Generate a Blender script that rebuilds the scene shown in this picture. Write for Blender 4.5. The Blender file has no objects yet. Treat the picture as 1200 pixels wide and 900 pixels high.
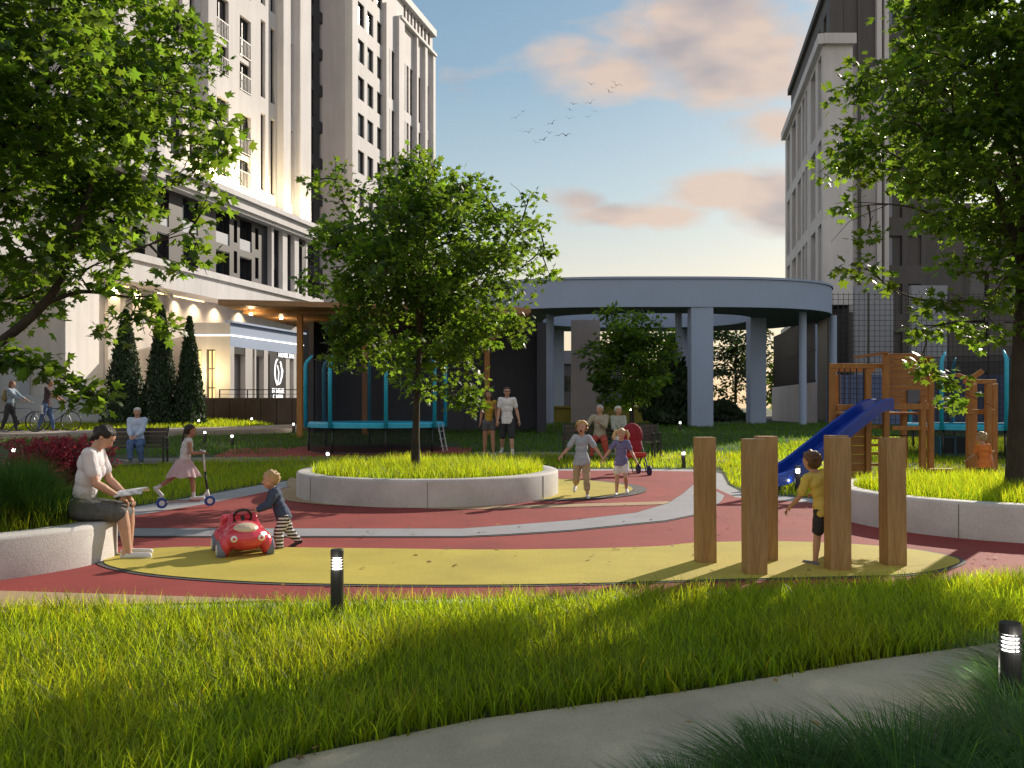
import bpy, bmesh, math, random
import numpy as np
from mathutils import Vector, Matrix, noise
R=math.radians; V=Vector
random.seed(7); rng=np.random.default_rng(7)
S=bpy.context.scene; COL=S.collection
# ---------------- camera, sky, sun, exposure ----------------
CAMH=1.45; FPX=1000.0; HOR=478.0
cam=bpy.data.cameras.new('camera'); camo=bpy.data.objects.new('camera',cam); COL.objects.link(camo)
camo.location=(0,0,CAMH); camo.rotation_euler=(R(90),0,0)
cam.sensor_width=36; cam.lens=30; cam.shift_y=(HOR-450)/1200; cam.clip_end=3000; cam.clip_start=.05
S.camera=camo
SUN_EL=24.5; SUN_AZ=39.0      # azimuth from +Y towards +X
w=bpy.data.worlds.new('World'); S.world=w; w.use_nodes=True
def build_world():
    nt=w.node_tree; N=nt.nodes; L=nt.links; N.clear()
    out=N.new('ShaderNodeOutputWorld'); bg=N.new('ShaderNodeBackground'); L.new(bg.outputs[0],out.inputs[0])
    bg.inputs['Strength'].default_value=.15
    sky=N.new('ShaderNodeTexSky'); sky.sky_type='NISHITA'; sky.sun_disc=False
    sky.sun_elevation=R(SUN_EL); sky.sun_rotation=R(SUN_AZ); sky.air_density=1.3; sky.dust_density=1.2; sky.ozone_density=2.2
    tc=N.new('ShaderNodeTexCoord'); sp=N.new('ShaderNodeSeparateXYZ'); L.new(tc.outputs['Generated'],sp.inputs[0])
    def m(op,a,b=None,c=None,clamp=False):
        n=N.new('ShaderNodeMath'); n.operation=op; n.use_clamp=clamp
        for i,x in enumerate((a,b,c)):
            if x is None: continue
            if isinstance(x,(int,float)): n.inputs[i].default_value=x
            else: L.new(x,n.inputs[i])
        return n.outputs[0]
    # elevation tint: evening blue above, cream by the horizon
    rp=N.new('ShaderNodeValToRGB'); L.new(sp.outputs['Z'],rp.inputs[0])
    e=rp.color_ramp.elements
    e[0].position=0.0; e[0].color=(4.6,3.2,2.3,1); e[1].position=1.0; e[1].color=(1.0,1.6,2.2,1)
    for p,c in ((.07,(4.5,3.4,2.4)),(.15,(4.0,3.6,2.9)),(.24,(2.5,3.05,3.15)),(.36,(1.35,2.15,2.75)),(.5,(.85,1.6,2.3))):
        x=e.new(p); x.color=(*c,1)
    mx=N.new('ShaderNodeMix'); mx.data_type='RGBA'; mx.inputs[0].default_value=.8
    L.new(sky.outputs[0],mx.inputs[6]); L.new(rp.outputs[0],mx.inputs[7])
    # clouds: a few drifting banks, broken up by noise
    yy=m('MAXIMUM',sp.outputs['Y'],.05)
    u=m('DIVIDE',sp.outputs['X'],yy); v=m('DIVIDE',sp.outputs['Z'],yy)
    cb=N.new('ShaderNodeCombineXYZ'); L.new(m('MULTIPLY',u,1.0),cb.inputs[0]); L.new(m('MULTIPLY',v,2.2),cb.inputs[1])
    nz=N.new('ShaderNodeTexNoise'); nz.inputs['Scale'].default_value=8.5; nz.inputs['Detail'].default_value=8; nz.inputs['Roughness'].default_value=.5; nz.inputs['Distortion'].default_value=.25
    L.new(cb.outputs[0],nz.inputs['Vector'])
    tot=None
    for (cu,cv,su,sv,am) in ((.13,.395,.11,.045,.62),(.235,.42,.13,.075,.82),(.30,.405,.03,.03,.55),(.42,.46,.10,.05,.6),(.075,.243,.045,.022,.55),(.14,.225,.12,.018,.6),(.25,.255,.09,.026,.75),(.32,.235,.08,.05,.72),(.33,.33,.10,.04,.45),(-.3,.40,.3,.03,.4),(.0,.72,.35,.08,.6),(.7,.3,.2,.05,.6),(-.9,.3,.3,.05,.6)):
        a=m('DIVIDE',m('SUBTRACT',u,cu),su); b=m('DIVIDE',m('SUBTRACT',v,cv),sv)
        g=m('MULTIPLY',m('EXPONENT',m('MULTIPLY',m('ADD',m('MULTIPLY',a,a),m('MULTIPLY',b,b)),-1)),am)
        tot=g if tot is None else m('MAXIMUM',tot,g)
    k=m('ADD',m('SUBTRACT',nz.outputs['Fac'],.5),m('SUBTRACT',m('MULTIPLY',tot,.95),.20))
    k=m('MULTIPLY',k,3.4,clamp=True)
    k=m('MULTIPLY',k,.85)
    # cloud colour varies between lit peach and shaded grey
    nz2=N.new('ShaderNodeTexNoise'); nz2.inputs['Scale'].default_value=7; nz2.inputs['Detail'].default_value=3; L.new(cb.outputs[0],nz2.inputs['Vector'])
    cr=N.new('ShaderNodeValToRGB'); L.new(nz2.outputs['Fac'],cr.inputs[0])
    cr.color_ramp.elements[0].position=.30; cr.color_ramp.elements[0].color=(2.6,2.25,2.25,1)
    cr.color_ramp.elements[1].position=.54; cr.color_ramp.elements[1].color=(4.4,3.35,2.7,1)
    # unseen bright cloud bank added behind the camera as warm fill light
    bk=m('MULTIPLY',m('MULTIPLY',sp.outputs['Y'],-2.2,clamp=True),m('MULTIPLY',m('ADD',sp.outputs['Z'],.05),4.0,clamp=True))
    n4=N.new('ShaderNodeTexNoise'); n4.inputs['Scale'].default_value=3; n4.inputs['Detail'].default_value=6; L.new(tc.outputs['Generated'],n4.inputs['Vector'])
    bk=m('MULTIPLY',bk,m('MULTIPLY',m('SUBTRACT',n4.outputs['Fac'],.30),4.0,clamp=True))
    mc=N.new('ShaderNodeMix'); mc.data_type='RGBA'; L.new(k,mc.inputs[0]); L.new(mx.outputs[2],mc.inputs[6]); L.new(cr.outputs[0],mc.inputs[7])
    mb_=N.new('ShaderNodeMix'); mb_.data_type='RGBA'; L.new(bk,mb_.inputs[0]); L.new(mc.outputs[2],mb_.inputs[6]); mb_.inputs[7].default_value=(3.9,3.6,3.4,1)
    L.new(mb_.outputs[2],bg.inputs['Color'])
build_world()
sl=bpy.data.lights.new('sun','SUN'); sl.energy=4.9; sl.angle=R(.6); sl.color=(1.0,.87,.72)
so=bpy.data.objects.new('sun',sl); COL.objects.link(so)
sd=V((math.sin(R(SUN_AZ))*math.cos(R(SUN_EL)),math.cos(R(SUN_AZ))*math.cos(R(SUN_EL)),math.sin(R(SUN_EL))))
so.rotation_euler=sd.to_track_quat('Z','Y').to_euler(); so.location=sd*200
S.view_settings.view_transform='Standard'; S.view_settings.look='None'; S.view_settings.gamma=1; S.view_settings.exposure=0.28
S.cycles.max_bounces=8; S.cycles.transparent_max_bounces=12; S.cycles.sample_clamp_indirect=4; S.cycles.caustics_reflective=False; S.cycles.caustics_refractive=False

# ---------------- helpers ----------------
def hz(x,y):
    s=min(max((y-20)/20,0),1)**.9*.65
    if y>20 and x<-9: s+=.12*min((-9-x)/4,1)*min((y-20)/6,1)
    return s
def at(px,py,z=None):
    """ground point seen at a pixel of the photo"""
    Y=3.0
    k=(py-HOR)/FPX
    while Y<200:
        X=(px-600)/FPX*Y
        if CAMH-k*Y<=hz(X,Y): break
        Y+=.01
    return V((X,Y,hz(X,Y)))
def tag(o,label=None,cat=None,group=None,kind=None):
    if label: o['label']=label
    if cat: o['category']=cat
    if group: o['group']=group
    if kind: o['kind']=kind
    return o
def empty(name,loc,rz=0,label=None,cat=None,group=None):
    o=bpy.data.objects.new(name,None); COL.objects.link(o); o.location=loc; o.rotation_euler=(0,0,rz); o.empty_display_size=.1
    return tag(o,label,cat,group)
def copy_tree(o,parent=None):
    c=o.copy(); COL.objects.link(c)
    if parent: c.parent=parent
    for ch in list(o.children): copy_tree(ch,c)
    return c
MATS={}
def nmat(name,col,rough=.6,var=.12,scale=6,detail=4,bump=0,bscale=40,col2=None,metal=0,coord='Object',stretch=(1,1,1),spec=None,speck=0,speckscale=300,translucent=0,tcol=None,emit=0,alpha=None,attr=False,coat=0):
    if name in MATS: return MATS[name]
    m=bpy.data.materials.new(name); m.use_nodes=True; nt=m.node_tree; N=nt.nodes; L=nt.links
    b=N['Principled BSDF']; out=N['Material Output']
    b.inputs['Roughness'].default_value=rough; b.inputs['Metallic'].default_value=metal
    if spec is not None: b.inputs['Specular IOR Level'].default_value=spec
    if coat: b.inputs['Coat Weight'].default_value=coat
    tc=N.new('ShaderNodeTexCoord'); mp=N.new('ShaderNodeMapping'); mp.inputs['Scale'].default_value=stretch
    L.new(tc.outputs[coord],mp.inputs[0])
    nz=N.new('ShaderNodeTexNoise'); nz.inputs['Scale'].default_value=scale; nz.inputs['Detail'].default_value=detail; nz.inputs['Roughness'].default_value=.6
    L.new(mp.outputs[0],nz.inputs['Vector'])
    rp=N.new('ShaderNodeValToRGB'); L.new(nz.outputs['Fac'],rp.inputs[0])
    c=np.array(col[:3]); c2=np.array(col2[:3]) if col2 is not None else c*(1+var)
    c1=c*(1-var) if col2 is None else c
    rp.color_ramp.elements[0].position=.32; rp.color_ramp.elements[0].color=(*np.clip(c1,0,1),1)
    rp.color_ramp.elements[1].position=.68; rp.color_ramp.elements[1].color=(*np.clip(c2,0,1),1)
    colout=rp.outputs[0]
    if speck:
        n2=N.new('ShaderNodeTexNoise'); n2.inputs['Scale'].default_value=speckscale; n2.inputs['Detail'].default_value=1; L.new(mp.outputs[0],n2.inputs['Vector'])
        r2=N.new('ShaderNodeMapRange'); r2.inputs[1].default_value=.35; r2.inputs[2].default_value=.65; r2.inputs[3].default_value=1-speck; r2.inputs[4].default_value=1+speck; L.new(n2.outputs['Fac'],r2.inputs[0])
        mm=N.new('ShaderNodeVectorMath'); mm.operation='SCALE'; L.new(colout,mm.inputs[0]); L.new(r2.outputs[0],mm.inputs['Scale']); colout=mm.outputs[0]
    if attr:
        at_=N.new('ShaderNodeAttribute'); at_.attribute_name='tint'
        mm=N.new('ShaderNodeVectorMath'); mm.operation='MULTIPLY'; L.new(colout,mm.inputs[0]); L.new(at_.outputs['Color'],mm.inputs[1]); colout=mm.outputs[0]
    L.new(colout,b.inputs['Base Color'])
    if emit:
        b.inputs['Emission Color'].default_value=(*col[:3],1); b.inputs['Emission Strength'].default_value=emit
    if bump:
        n3=N.new('ShaderNodeTexNoise'); n3.inputs['Scale'].default_value=bscale; n3.inputs['Detail'].default_value=4; L.new(mp.outputs[0],n3.inputs['Vector'])
        bp=N.new('ShaderNodeBump'); bp.inputs['Strength'].default_value=bump; bp.inputs['Distance'].default_value=.02; L.new(n3.outputs['Fac'],bp.inputs['Height']); L.new(bp.outputs[0],b.inputs['Normal'])
    if translucent:
        tr=N.new('ShaderNodeBsdfTranslucent'); mx=N.new('ShaderNodeMixShader'); mx.inputs[0].default_value=translucent
        if attr:
            mm=N.new('ShaderNodeVectorMath'); mm.operation='MULTIPLY'; mm.inputs[0].default_value=tcol; L.new(at_.outputs['Color'],mm.inputs[1]); L.new(mm.outputs[0],tr.inputs[0])
        else: tr.inputs[0].default_value=(*tcol,1)
        L.new(b.outputs[0],mx.inputs[1]); L.new(tr.outputs[0],mx.inputs[2]); L.new(mx.outputs[0],out.inputs[0])
    if alpha is not None:
        tr=N.new('ShaderNodeBsdfTransparent'); mx=N.new('ShaderNodeMixShader'); mx.inputs[0].default_value=alpha
        L.new(tr.outputs[0],mx.inputs[1]); L.new(b.outputs[0],mx.inputs[2]); L.new(mx.outputs[0],out.inputs[0])
    MATS[name]=m; return m
def glassmat(name,col,rough=.06,emit=None):
    if name in MATS: return MATS[name]
    m=nmat(name,col,rough,.3,.35,2,spec=.9)
    if emit:
        b=m.node_tree.nodes['Principled BSDF']; b.inputs['Emission Color'].default_value=(*emit[0],1); b.inputs['Emission Strength'].default_value=emit[1]
    return m
def facade_stone(name,col,bh=.6,bw=1.2,joint=.75):
    """render / stone panels with fine joints and faint streaks"""
    m=nmat(name,col,.75,.07,.35,5,bump=.08,bscale=30,coord='Object')
    nt=m.node_tree; N=nt.nodes; L=nt.links; b=N['Principled BSDF']
    n=N.new('ShaderNodeTexNoise'); n.inputs['Scale'].default_value=.9; n.inputs['Detail'].default_value=5
    tc=N.new('ShaderNodeTexCoord'); mp=N.new('ShaderNodeMapping'); mp.inputs['Scale'].default_value=(3,3,.25); L.new(tc.outputs['Object'],mp.inputs[0]); L.new(mp.outputs[0],n.inputs['Vector'])
    mr=N.new('ShaderNodeMapRange'); mr.inputs[1].default_value=.3; mr.inputs[2].default_value=.7; mr.inputs[3].default_value=.9; mr.inputs[4].default_value=1.04; L.new(n.outputs['Fac'],mr.inputs[0])
    mm=N.new('ShaderNodeVectorMath'); mm.operation='SCALE'; src=b.inputs['Base Color'].links[0].from_socket; L.new(src,mm.inputs[0]); L.new(mr.outputs[0],mm.inputs['Scale']); L.new(mm.outputs[0],b.inputs['Base Color'])
    return m
class MB:
    def __init__(s): s.v=[]; s.f=[]; s.mi=[]; s.M=None
    def add(s,vs,fs,mi=0):
        o=len(s.v)
        for p in vs: s.v.append(tuple(s.M@V(p)) if s.M else tuple(p))
        for f in fs: s.f.append(tuple(i+o for i in f)); s.mi.append(mi)
        return s
    def box(s,c,d,rot=None,mi=0):
        x,y,z=[a/2 for a in d]; P=[V(p) for p in ((-x,-y,-z),(x,-y,-z),(x,y,-z),(-x,y,-z),(-x,-y,z),(x,-y,z),(x,y,z),(-x,y,z))]
        if rot is not None:
            m=rot if isinstance(rot,Matrix) else Matrix.Rotation(rot,3,'Z'); P=[m@p for p in P]
        c=V(c); return s.add([p+c for p in P],[(0,3,2,1),(4,5,6,7),(0,1,5,4),(1,2,6,5),(2,3,7,6),(3,0,4,7)],mi)
    def bb(s,x0,x1,y0,y1,z0,z1,mi=0): return s.box(((x0+x1)/2,(y0+y1)/2,(z0+z1)/2),(x1-x0,y1-y0,z1-z0),mi=mi)
    def bar(s,a,b,w,h,mi=0,up=(0,0,1)):
        a,b=V(a),V(b); d=b-a; L=d.length; y=d.normalized(); u=V(up)
        if abs(y.dot(u))>.99: u=V((1,0,0))
        x=y.cross(u).normalized(); z=x.cross(y)
        return s.box((a+b)/2,(w,L,h),Matrix((x,y,z)).transposed(),mi)
    def tube(s,pts,r,n=8,mi=0,caps=True):
        pts=[V(p) for p in pts]; rs=r if isinstance(r,(list,tuple)) else [r]*len(pts)
        vs=[];fs=[]; ref=None
        for i,p in enumerate(pts):
            t=(pts[min(i+1,len(pts)-1)]-pts[max(i-1,0)]).normalized()
            if ref is None: ref=t.orthogonal().normalized()
            ref=(ref-t*ref.dot(t)); ref=ref.normalized() if ref.length>1e-6 else t.orthogonal().normalized()
            b=t.cross(ref)
            for k in range(n):
                a=2*math.pi*k/n; vs.append(p+(ref*math.cos(a)+b*math.sin(a))*rs[i])
        for i in range(len(pts)-1):
            for k in range(n):
                a=i*n+k;b_=i*n+(k+1)%n; fs.append((a,b_,b_+n,a+n))
        if caps: fs.append(tuple(range(n-1,-1,-1))); fs.append(tuple(range((len(pts)-1)*n,len(pts)*n)))
        return s.add(vs,fs,mi)
    def lathe(s,c,prof,n=24,mi=0,sx=1,sy=1):
        vs=[];fs=[];c=V(c)
        for r,z in prof:
            for k in range(n): a=2*math.pi*k/n; vs.append(c+V((r*math.cos(a)*sx,r*math.sin(a)*sy,z)))
        for i in range(len(prof)-1):
            for k in range(n): a=i*n+k;b=i*n+(k+1)%n; fs.append((a,b,b+n,a+n))
        fs.append(tuple(range(n-1,-1,-1))); fs.append(tuple(range((len(prof)-1)*n,len(prof)*n)))
        return s.add(vs,fs,mi)
    def cap(s,p0,p1,r0,r1,n=12,mi=0):
        p0,p1=V(p0),V(p1); d=(p1-p0); L=max(d.length,1e-5); t=d/L if d.length>1e-5 else V((0,0,1))
        pts=[];rs=[]
        for a in (-80,-55,-25): pts.append(p0+t*r0*math.sin(R(a))); rs.append(r0*math.cos(R(a)))
        pts.append(p0); rs.append(r0); pts.append(p1); rs.append(r1)
        for a in (25,55,80): pts.append(p1+t*r1*math.sin(R(a))); rs.append(r1*math.cos(R(a)))
        return s.tube(pts,rs,n,mi)
    def ell(s,c,r,rot=None,n=14,m=9,mi=0):
        c=V(c); vs=[];fs=[]
        rr=(r,r,r) if isinstance(r,(int,float)) else r
        vs.append(V((0,0,-rr[2])))
        for i in range(1,m):
            a=-math.pi/2+math.pi*i/m
            for k in range(n):
                b=2*math.pi*k/n; vs.append(V((rr[0]*math.cos(a)*math.cos(b),rr[1]*math.cos(a)*math.sin(b),rr[2]*math.sin(a))))
        vs.append(V((0,0,rr[2]))); last=len(vs)-1
        for k in range(n): fs.append((0,1+(k+1)%n,1+k)); fs.append((last,1+(m-2)*n+k,1+(m-2)*n+(k+1)%n))
        for i in range(m-2):
            for k in range(n): a=1+i*n+k;b=1+i*n+(k+1)%n; fs.append((a,b,b+n,a+n))
        if rot is not None: vs=[rot@v for v in vs]
        return s.add([v+c for v in vs],fs,mi)
    def prism(s,poly,z0,z1,mi=0,zf=None):
        n=len(poly); vs=[(p[0],p[1],z0) for p in poly]+[(p[0],p[1],z1) for p in poly]
        fs=[tuple(range(n-1,-1,-1)),tuple(range(n,2*n))]+[(i,(i+1)%n,(i+1)%n+n,i+n) for i in range(n)]
        return s.add(vs,fs,mi)
    def mesh(s,name,mats):
        me=bpy.data.meshes.new(name); me.from_pydata([tuple(v) for v in s.v],[],s.f)
        for m in (mats if isinstance(mats,(list,tuple)) else [mats]): me.materials.append(m)
        if any(s.mi): me.polygons.foreach_set('material_index',s.mi)
        me.update(); return me
    def build(s,name,mats,parent=None,smooth=False,bevel=0,seg=2,loc=None,rz=0):
        me=s.mesh(name,mats)
        if smooth: me.polygons.foreach_set('use_smooth',[True]*len(me.polygons))
        o=bpy.data.objects.new(name,me); COL.objects.link(o)
        if parent: o.parent=parent
        if loc is not None: o.location=loc
        if rz: o.rotation_euler=(0,0,rz)
        if bevel:
            b=o.modifiers.new('b','BEVEL'); b.width=bevel; b.segments=seg; b.limit_method='ANGLE'; b.angle_limit=R(35)
        if smooth=='auto' or (smooth and bevel): pass
        return o
def npmesh(name,verts,faces,k,mats,parent=None,tint=None,smooth=False,loc=None):
    """verts Nx3, faces Mxk numpy arrays (k corners); tint: per-vertex rgb"""
    me=bpy.data.meshes.new(name); nv=len(verts); nf=len(faces)
    me.vertices.add(nv); me.vertices.foreach_set('co',np.asarray(verts,dtype=np.float32).ravel())
    me.loops.add(nf*k); me.loops.foreach_set('vertex_index',np.asarray(faces,dtype=np.int32).ravel())
    me.polygons.add(nf); me.polygons.foreach_set('loop_start',np.arange(0,nf*k,k,dtype=np.int32))
    if smooth: me.polygons.foreach_set('use_smooth',np.ones(nf,dtype=bool))
    me.update(calc_edges=True)
    for m in (mats if isinstance(mats,(list,tuple)) else [mats]): me.materials.append(m)
    if tint is not None:
        a=me.color_attributes.new('tint','FLOAT_COLOR','POINT'); c=np.ones((nv,4),dtype=np.float32); c[:,:3]=tint; a.data.foreach_set('color',c.ravel())
    o=bpy.data.objects.new(name,me); COL.objects.link(o)
    if parent: o.parent=parent
    if loc is not None: o.location=loc
    return o
def catmull(pts,n=8,closed=True):
    P=[V(p) for p in pts]; out=[]; m=len(P)
    rngi=range(m) if closed else range(m-1)
    for i in rngi:
        g=lambda j: P[j%m] if closed else P[min(max(j,0),m-1)]
        a,b,c,d=g(i-1),g(i),g(i+1),g(i+2)
        for k in range(n):
            t=k/n; out.append(.5*((2*b)+(-a+c)*t+(2*a-5*b+4*c-d)*t*t+(-a+3*b-3*c+d)*t**3))
    if not closed: out.append(P[-1])
    return out
def inpoly(x,y,poly):
    px=np.array([p[0] for p in poly]); py=np.array([p[1] for p in poly]); r=np.zeros(len(x),bool); j=len(px)-1
    for i in range(len(px)):
        c=((py[i]>y)!=(py[j]>y)); xx=(px[j]-px[i])*(y-py[i])/((py[j]-py[i])+1e-12)+px[i]; r^=c&(x<xx); j=i
    return r
def hzv(x,y):
    s=np.clip((y-20)/20,0,1)**.9*.65
    return s+np.where((y>20)&(x<-9),.12*np.clip((-9-x)/4,0,1)*np.clip((y-20)/6,0,1),0)
def struct(o): o['kind']='structure'; return o
# ---------------- materials ----------------
M_ground=nmat('soil_turf',(.035,.055,.015),.95,.35,3,6,bump=.5,bscale=60)
M_red=nmat('red_rubber',(.27,.036,.032),.85,.17,1.0,8,bump=.25,bscale=250,speck=.18,speckscale=220)
M_yel=nmat('yellow_rubber',(.47,.39,.06),.85,.13,1.1,8,bump=.25,bscale=250,speck=.16,speckscale=180)
M_grey=nmat('grey_rubber',(.30,.30,.33),.85,.08,1.5,5,bump=.2,bscale=250,speck=.12)
M_dgrey=nmat('dark_border_rubber',(.075,.075,.075),.85,.1,3,4,speck=.2)
M_tan=nmat('tan_rubber',(.42,.29,.17),.85,.08,2,4,bump=.2,bscale=250,speck=.12)
M_kerb=nmat('kerb_concrete',(.34,.34,.36),.8,.1,3,5,bump=.2,bscale=80)
M_path=nmat('path_concrete',(.40,.35,.25),.88,.14,1.6,7,bump=.25,bscale=90,speck=.1,speckscale=120)
M_path2=nmat('path_paving',(.21,.185,.165),.88,.12,1.6,5,bump=.2,bscale=60)
M_conc=nmat('planter_concrete',(.47,.45,.43),.8,.16,1.4,8,bump=.12,bscale=60,speck=.07,speckscale=60,col2=(.64,.62,.60))
M_wood=nmat('post_wood',(.27,.15,.055),.55,.25,4,6,bump=.3,bscale=8,stretch=(9,9,.55),speck=.10,speckscale=14,col2=(.42,.26,.11))
M_pwood=nmat('play_wood',(.30,.125,.03),.55,.25,4,5,bump=.2,bscale=8,stretch=(5,5,.8),col2=(.44,.20,.05))
M_plank=nmat('plank_wood',(.28,.11,.028),.55,.25,4,5,bump=.2,bscale=8,stretch=(.8,5,7),col2=(.40,.18,.045))
M_soff=nmat('soffit_wood',(.28,.15,.06),.5,.2,2,5,bump=.2,bscale=8,stretch=(.5,6,6),col2=(.40,.22,.10))
M_black=nmat('black_metal',(.02,.02,.022),.4,.2,10,2)
M_navy=nmat('dark_navy_wall',(.028,.032,.05),.6,.2,.7,5,bump=.1,bscale=20)
M_steel=nmat('galvanised_steel',(.4,.4,.42),.35,.1,10,2,metal=.9)
M_white=nmat('white_paint',(.78,.78,.78),.4,.03,5,2)
M_stone=facade_stone('pale_render',(.60,.59,.60))
M_stone2=facade_stone('grey_render',(.48,.46,.48))
M_gfloor=facade_stone('ground_floor_render',(.55,.53,.52))
M_band=facade_stone('white_band',(.66,.65,.66))
M_dark=nmat('dark_cladding',(.022,.022,.028),.55,.15,1,4)
M_rtower=facade_stone('brown_grey_render',(.105,.10,.10))
M_brown=nmat('brown_tile',(.09,.055,.035),.4,.25,1.5,5)
M_glass=glassmat('window_glass',(.02,.026,.035))
M_glassb=glassmat('window_glass_blue',(.05,.065,.085))
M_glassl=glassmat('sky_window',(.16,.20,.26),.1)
M_warm=glassmat('lit_window',(.2,.15,.06),.2,((1,.68,.28),1.1))
M_spand=nmat('white_glass_panel',(.55,.57,.62),.25,.04,2,2)
M_frame=nmat('window_frame',(.05,.045,.045),.4,.1,5,2)
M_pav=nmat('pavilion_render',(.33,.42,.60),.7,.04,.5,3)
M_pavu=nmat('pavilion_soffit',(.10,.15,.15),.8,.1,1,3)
M_bark=nmat('bark',(.045,.035,.025),.9,.35,9,8,bump=.8,bscale=30,stretch=(1,1,.35))
M_leaf=nmat('maple_leaf',(.021,.058,.011),.42,.3,2,3,translucent=.44,tcol=(.27,.50,.035),attr=True,spec=.35)
M_leafd=nmat('dark_leaf',(.022,.05,.014),.55,.3,2,3,translucent=.25,tcol=(.06,.13,.02),attr=True)
M_thuja=nmat('thuja_foliage',(.018,.045,.013),.6,.3,3,3,translucent=.2,tcol=(.05,.11,.02),attr=True)
M_red_leaf=nmat('barberry_leaf',(.28,.04,.07),.5,.3,3,3,translucent=.4,tcol=(.6,.07,.10),attr=True)
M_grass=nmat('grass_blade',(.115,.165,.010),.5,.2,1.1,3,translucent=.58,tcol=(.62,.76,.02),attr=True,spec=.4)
M_grassd=nmat('feather_grass',(.045,.125,.024),.7,.2,2,3,translucent=.35,tcol=(.10,.22,.03),attr=True,spec=.3)
M_lamp=nmat('lamp_glow',(1,.97,.9),.5,0,1,1,emit=9)
M_strip=nmat('light_strip',(1,.8,.45),.5,0,1,1,emit=7)
M_tblue=nmat('trampoline_blue',(.02,.42,.62),.4,.1,4,3,bump=.15,bscale=12)
M_slide=nmat('slide_plastic',(.008,.045,.36),.25,.08,4,2,coat=.3)
M_net=nmat('safety_net',(.01,.012,.02),.8,.1,4,2,alpha=.42)
M_mat=nmat('jump_mat',(.015,.015,.018),.6,.2,20,2)
# ---------------- terrain and surfaces ----------------
def terrain():
    xs=np.concatenate([np.linspace(-600,-60,10),np.arange(-50,50.1,1.0),np.linspace(60,600,10)])
    ys=np.concatenate([np.linspace(-80,2,8),np.arange(3,60.1,1.0),np.linspace(66,1500,24)])
    X,Y=np.meshgrid(xs,ys); Z=hzv(X,Y)
    v=np.stack([X.ravel(),Y.ravel(),Z.ravel()],1); nx=len(xs); f=[]
    i,j=np.meshgrid(np.arange(nx-1),np.arange(len(ys)-1)); a=(j*nx+i).ravel()
    f=np.stack([a,a+1,a+1+nx,a+nx],1)
    struct(npmesh('ground',v,f,4,M_ground,smooth=True))
terrain()
def flat(name,poly,z,mat):
    bm=bmesh.new(); vs=[bm.verts.new((p[0],p[1],z)) for p in poly]; fc=bm.faces.new(vs); bm.normal_update()
    if fc.normal.z<0: fc.normal_flip()
    bmesh.ops.triangulate(bm,faces=[fc]); me=bpy.data.meshes.new(name); bm.to_mesh(me); bm.free(); me.materials.append(mat)
    o=bpy.data.objects.new(name,me); COL.objects.link(o); return struct(o)
def P(*l): return [at(*p).to_2d() for p in l]
def ribbon(name,pts,widths,dz,mat,thick=0,cols=3,sub=10):
    """a strip following the ground; thick>0 gives it real side walls"""
    C=catmull([(p[0],p[1],0) for p in pts],sub,False); n=len(C); ws=widths if isinstance(widths,(list,tuple)) else [widths]*len(pts)
    mb=MB(); rows=[]
    for i,c in enumerate(C):
        t=(C[min(i+1,n-1)]-C[max(i-1,0)]).normalized(); nn=V((-t.y,t.x,0)); k=i/sub; a=int(min(k,len(ws)-1)); b=min(a+1,len(ws)-1); wd=ws[a]+(ws[b]-ws[a])*(k-a)
        r=[c+nn*wd*(j/cols-.5) for j in range(cols+1)]; rows.append([V((p.x,p.y,hz(p.x,p.y)+dz)) for p in r])
    vs=[p for r in rows for p in r]; fs=[]; m=cols+1
    for i in range(n-1):
        for j in range(cols): a=i*m+j; fs.append((a,a+m,a+m+1,a+1))
    mb.add(vs,[f[::-1] for f in fs])
    if thick:
        for j in (0,cols):
            vv=[r[j] for r in rows]+[r[j]-V((0,0,thick)) for r in rows]; mb.add(vv,[(i,i+1,i+1+n,i+n) if j else (i+n,i+1+n,i+1,i) for i in range(n-1)])
    return struct(mb.build(name,mat))
front=P((-400,738),(-150,729),(0,723),(250,716),(600,708),(800,701),(1020,691),(1200,682),(1500,670),(1900,655))
back_o=P((1900,606),(1300,602),(1100,597),(1003,590),(905,581),(868,577),(853,569),(846,556),(825,551),(742,550),(642,550),(540,549),(450,550),(362,560),(300,570),(240,581),(157,595),(90,609),(0,628),(-150,662),(-400,700))
flat('playground_kerb',front+back_o,.012,M_kerb)
front_i=P((-390,731),(-150,722),(0,717),(250,710),(600,703),(800,697),(1020,687),(1200,678),(1500,667),(1890,653))
back_i=P((1900,612),(1300,608),(1100,601),(1003,594.5),(905,587),(862,584),(838,573),(834,557),(822,553.4),(742,552.4),(642,552.4),(540,551.5),(450,553),(362,566.5),(300,580),(240,592),(157,606),(90,621),(0,641),(-150,676),(-390,712))
flat('playground_red_surface',front_i+back_i,.018,M_red)
flat('tan_band',P((-380,728),(-150,719),(0,716),(120,713),(230,710.5),(330,707),(230,703),(120,699.5),(0,696),(-150,694),(-380,700)),.024,M_tan)
flat('tan_line',P((340,560),(362,566),(362,572),(352,578),(380,588),(430,596),(540,599),(650,596.5),(790,592.5),(812,590),(812,587.5),(790,589),(650,593),(540,595.5),(430,592),(350,580),(335,568)),.024,M_tan)
sw_up=[(60,622),(120,622),(540,622.5),(595,618.5),(670,612.5),(745,603.5),(782,592.5),(800,581),(813,569.5),(822,571),(838,577),(849,583),(846,589),(838,596)]
sw_dn=[(817,605),(780,612.5),(745,616),(670,624),(595,629),(540,631.5),(120,631),(60,631)]
flat('grey_swirl_edge',P(*[(a,b-.9) for a,b in sw_up],*[(a,b+.9) for a,b in sw_dn]),.024,M_dgrey)
flat('grey_swirl_band',P(*sw_up,*sw_dn),.030,M_grey)
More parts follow.
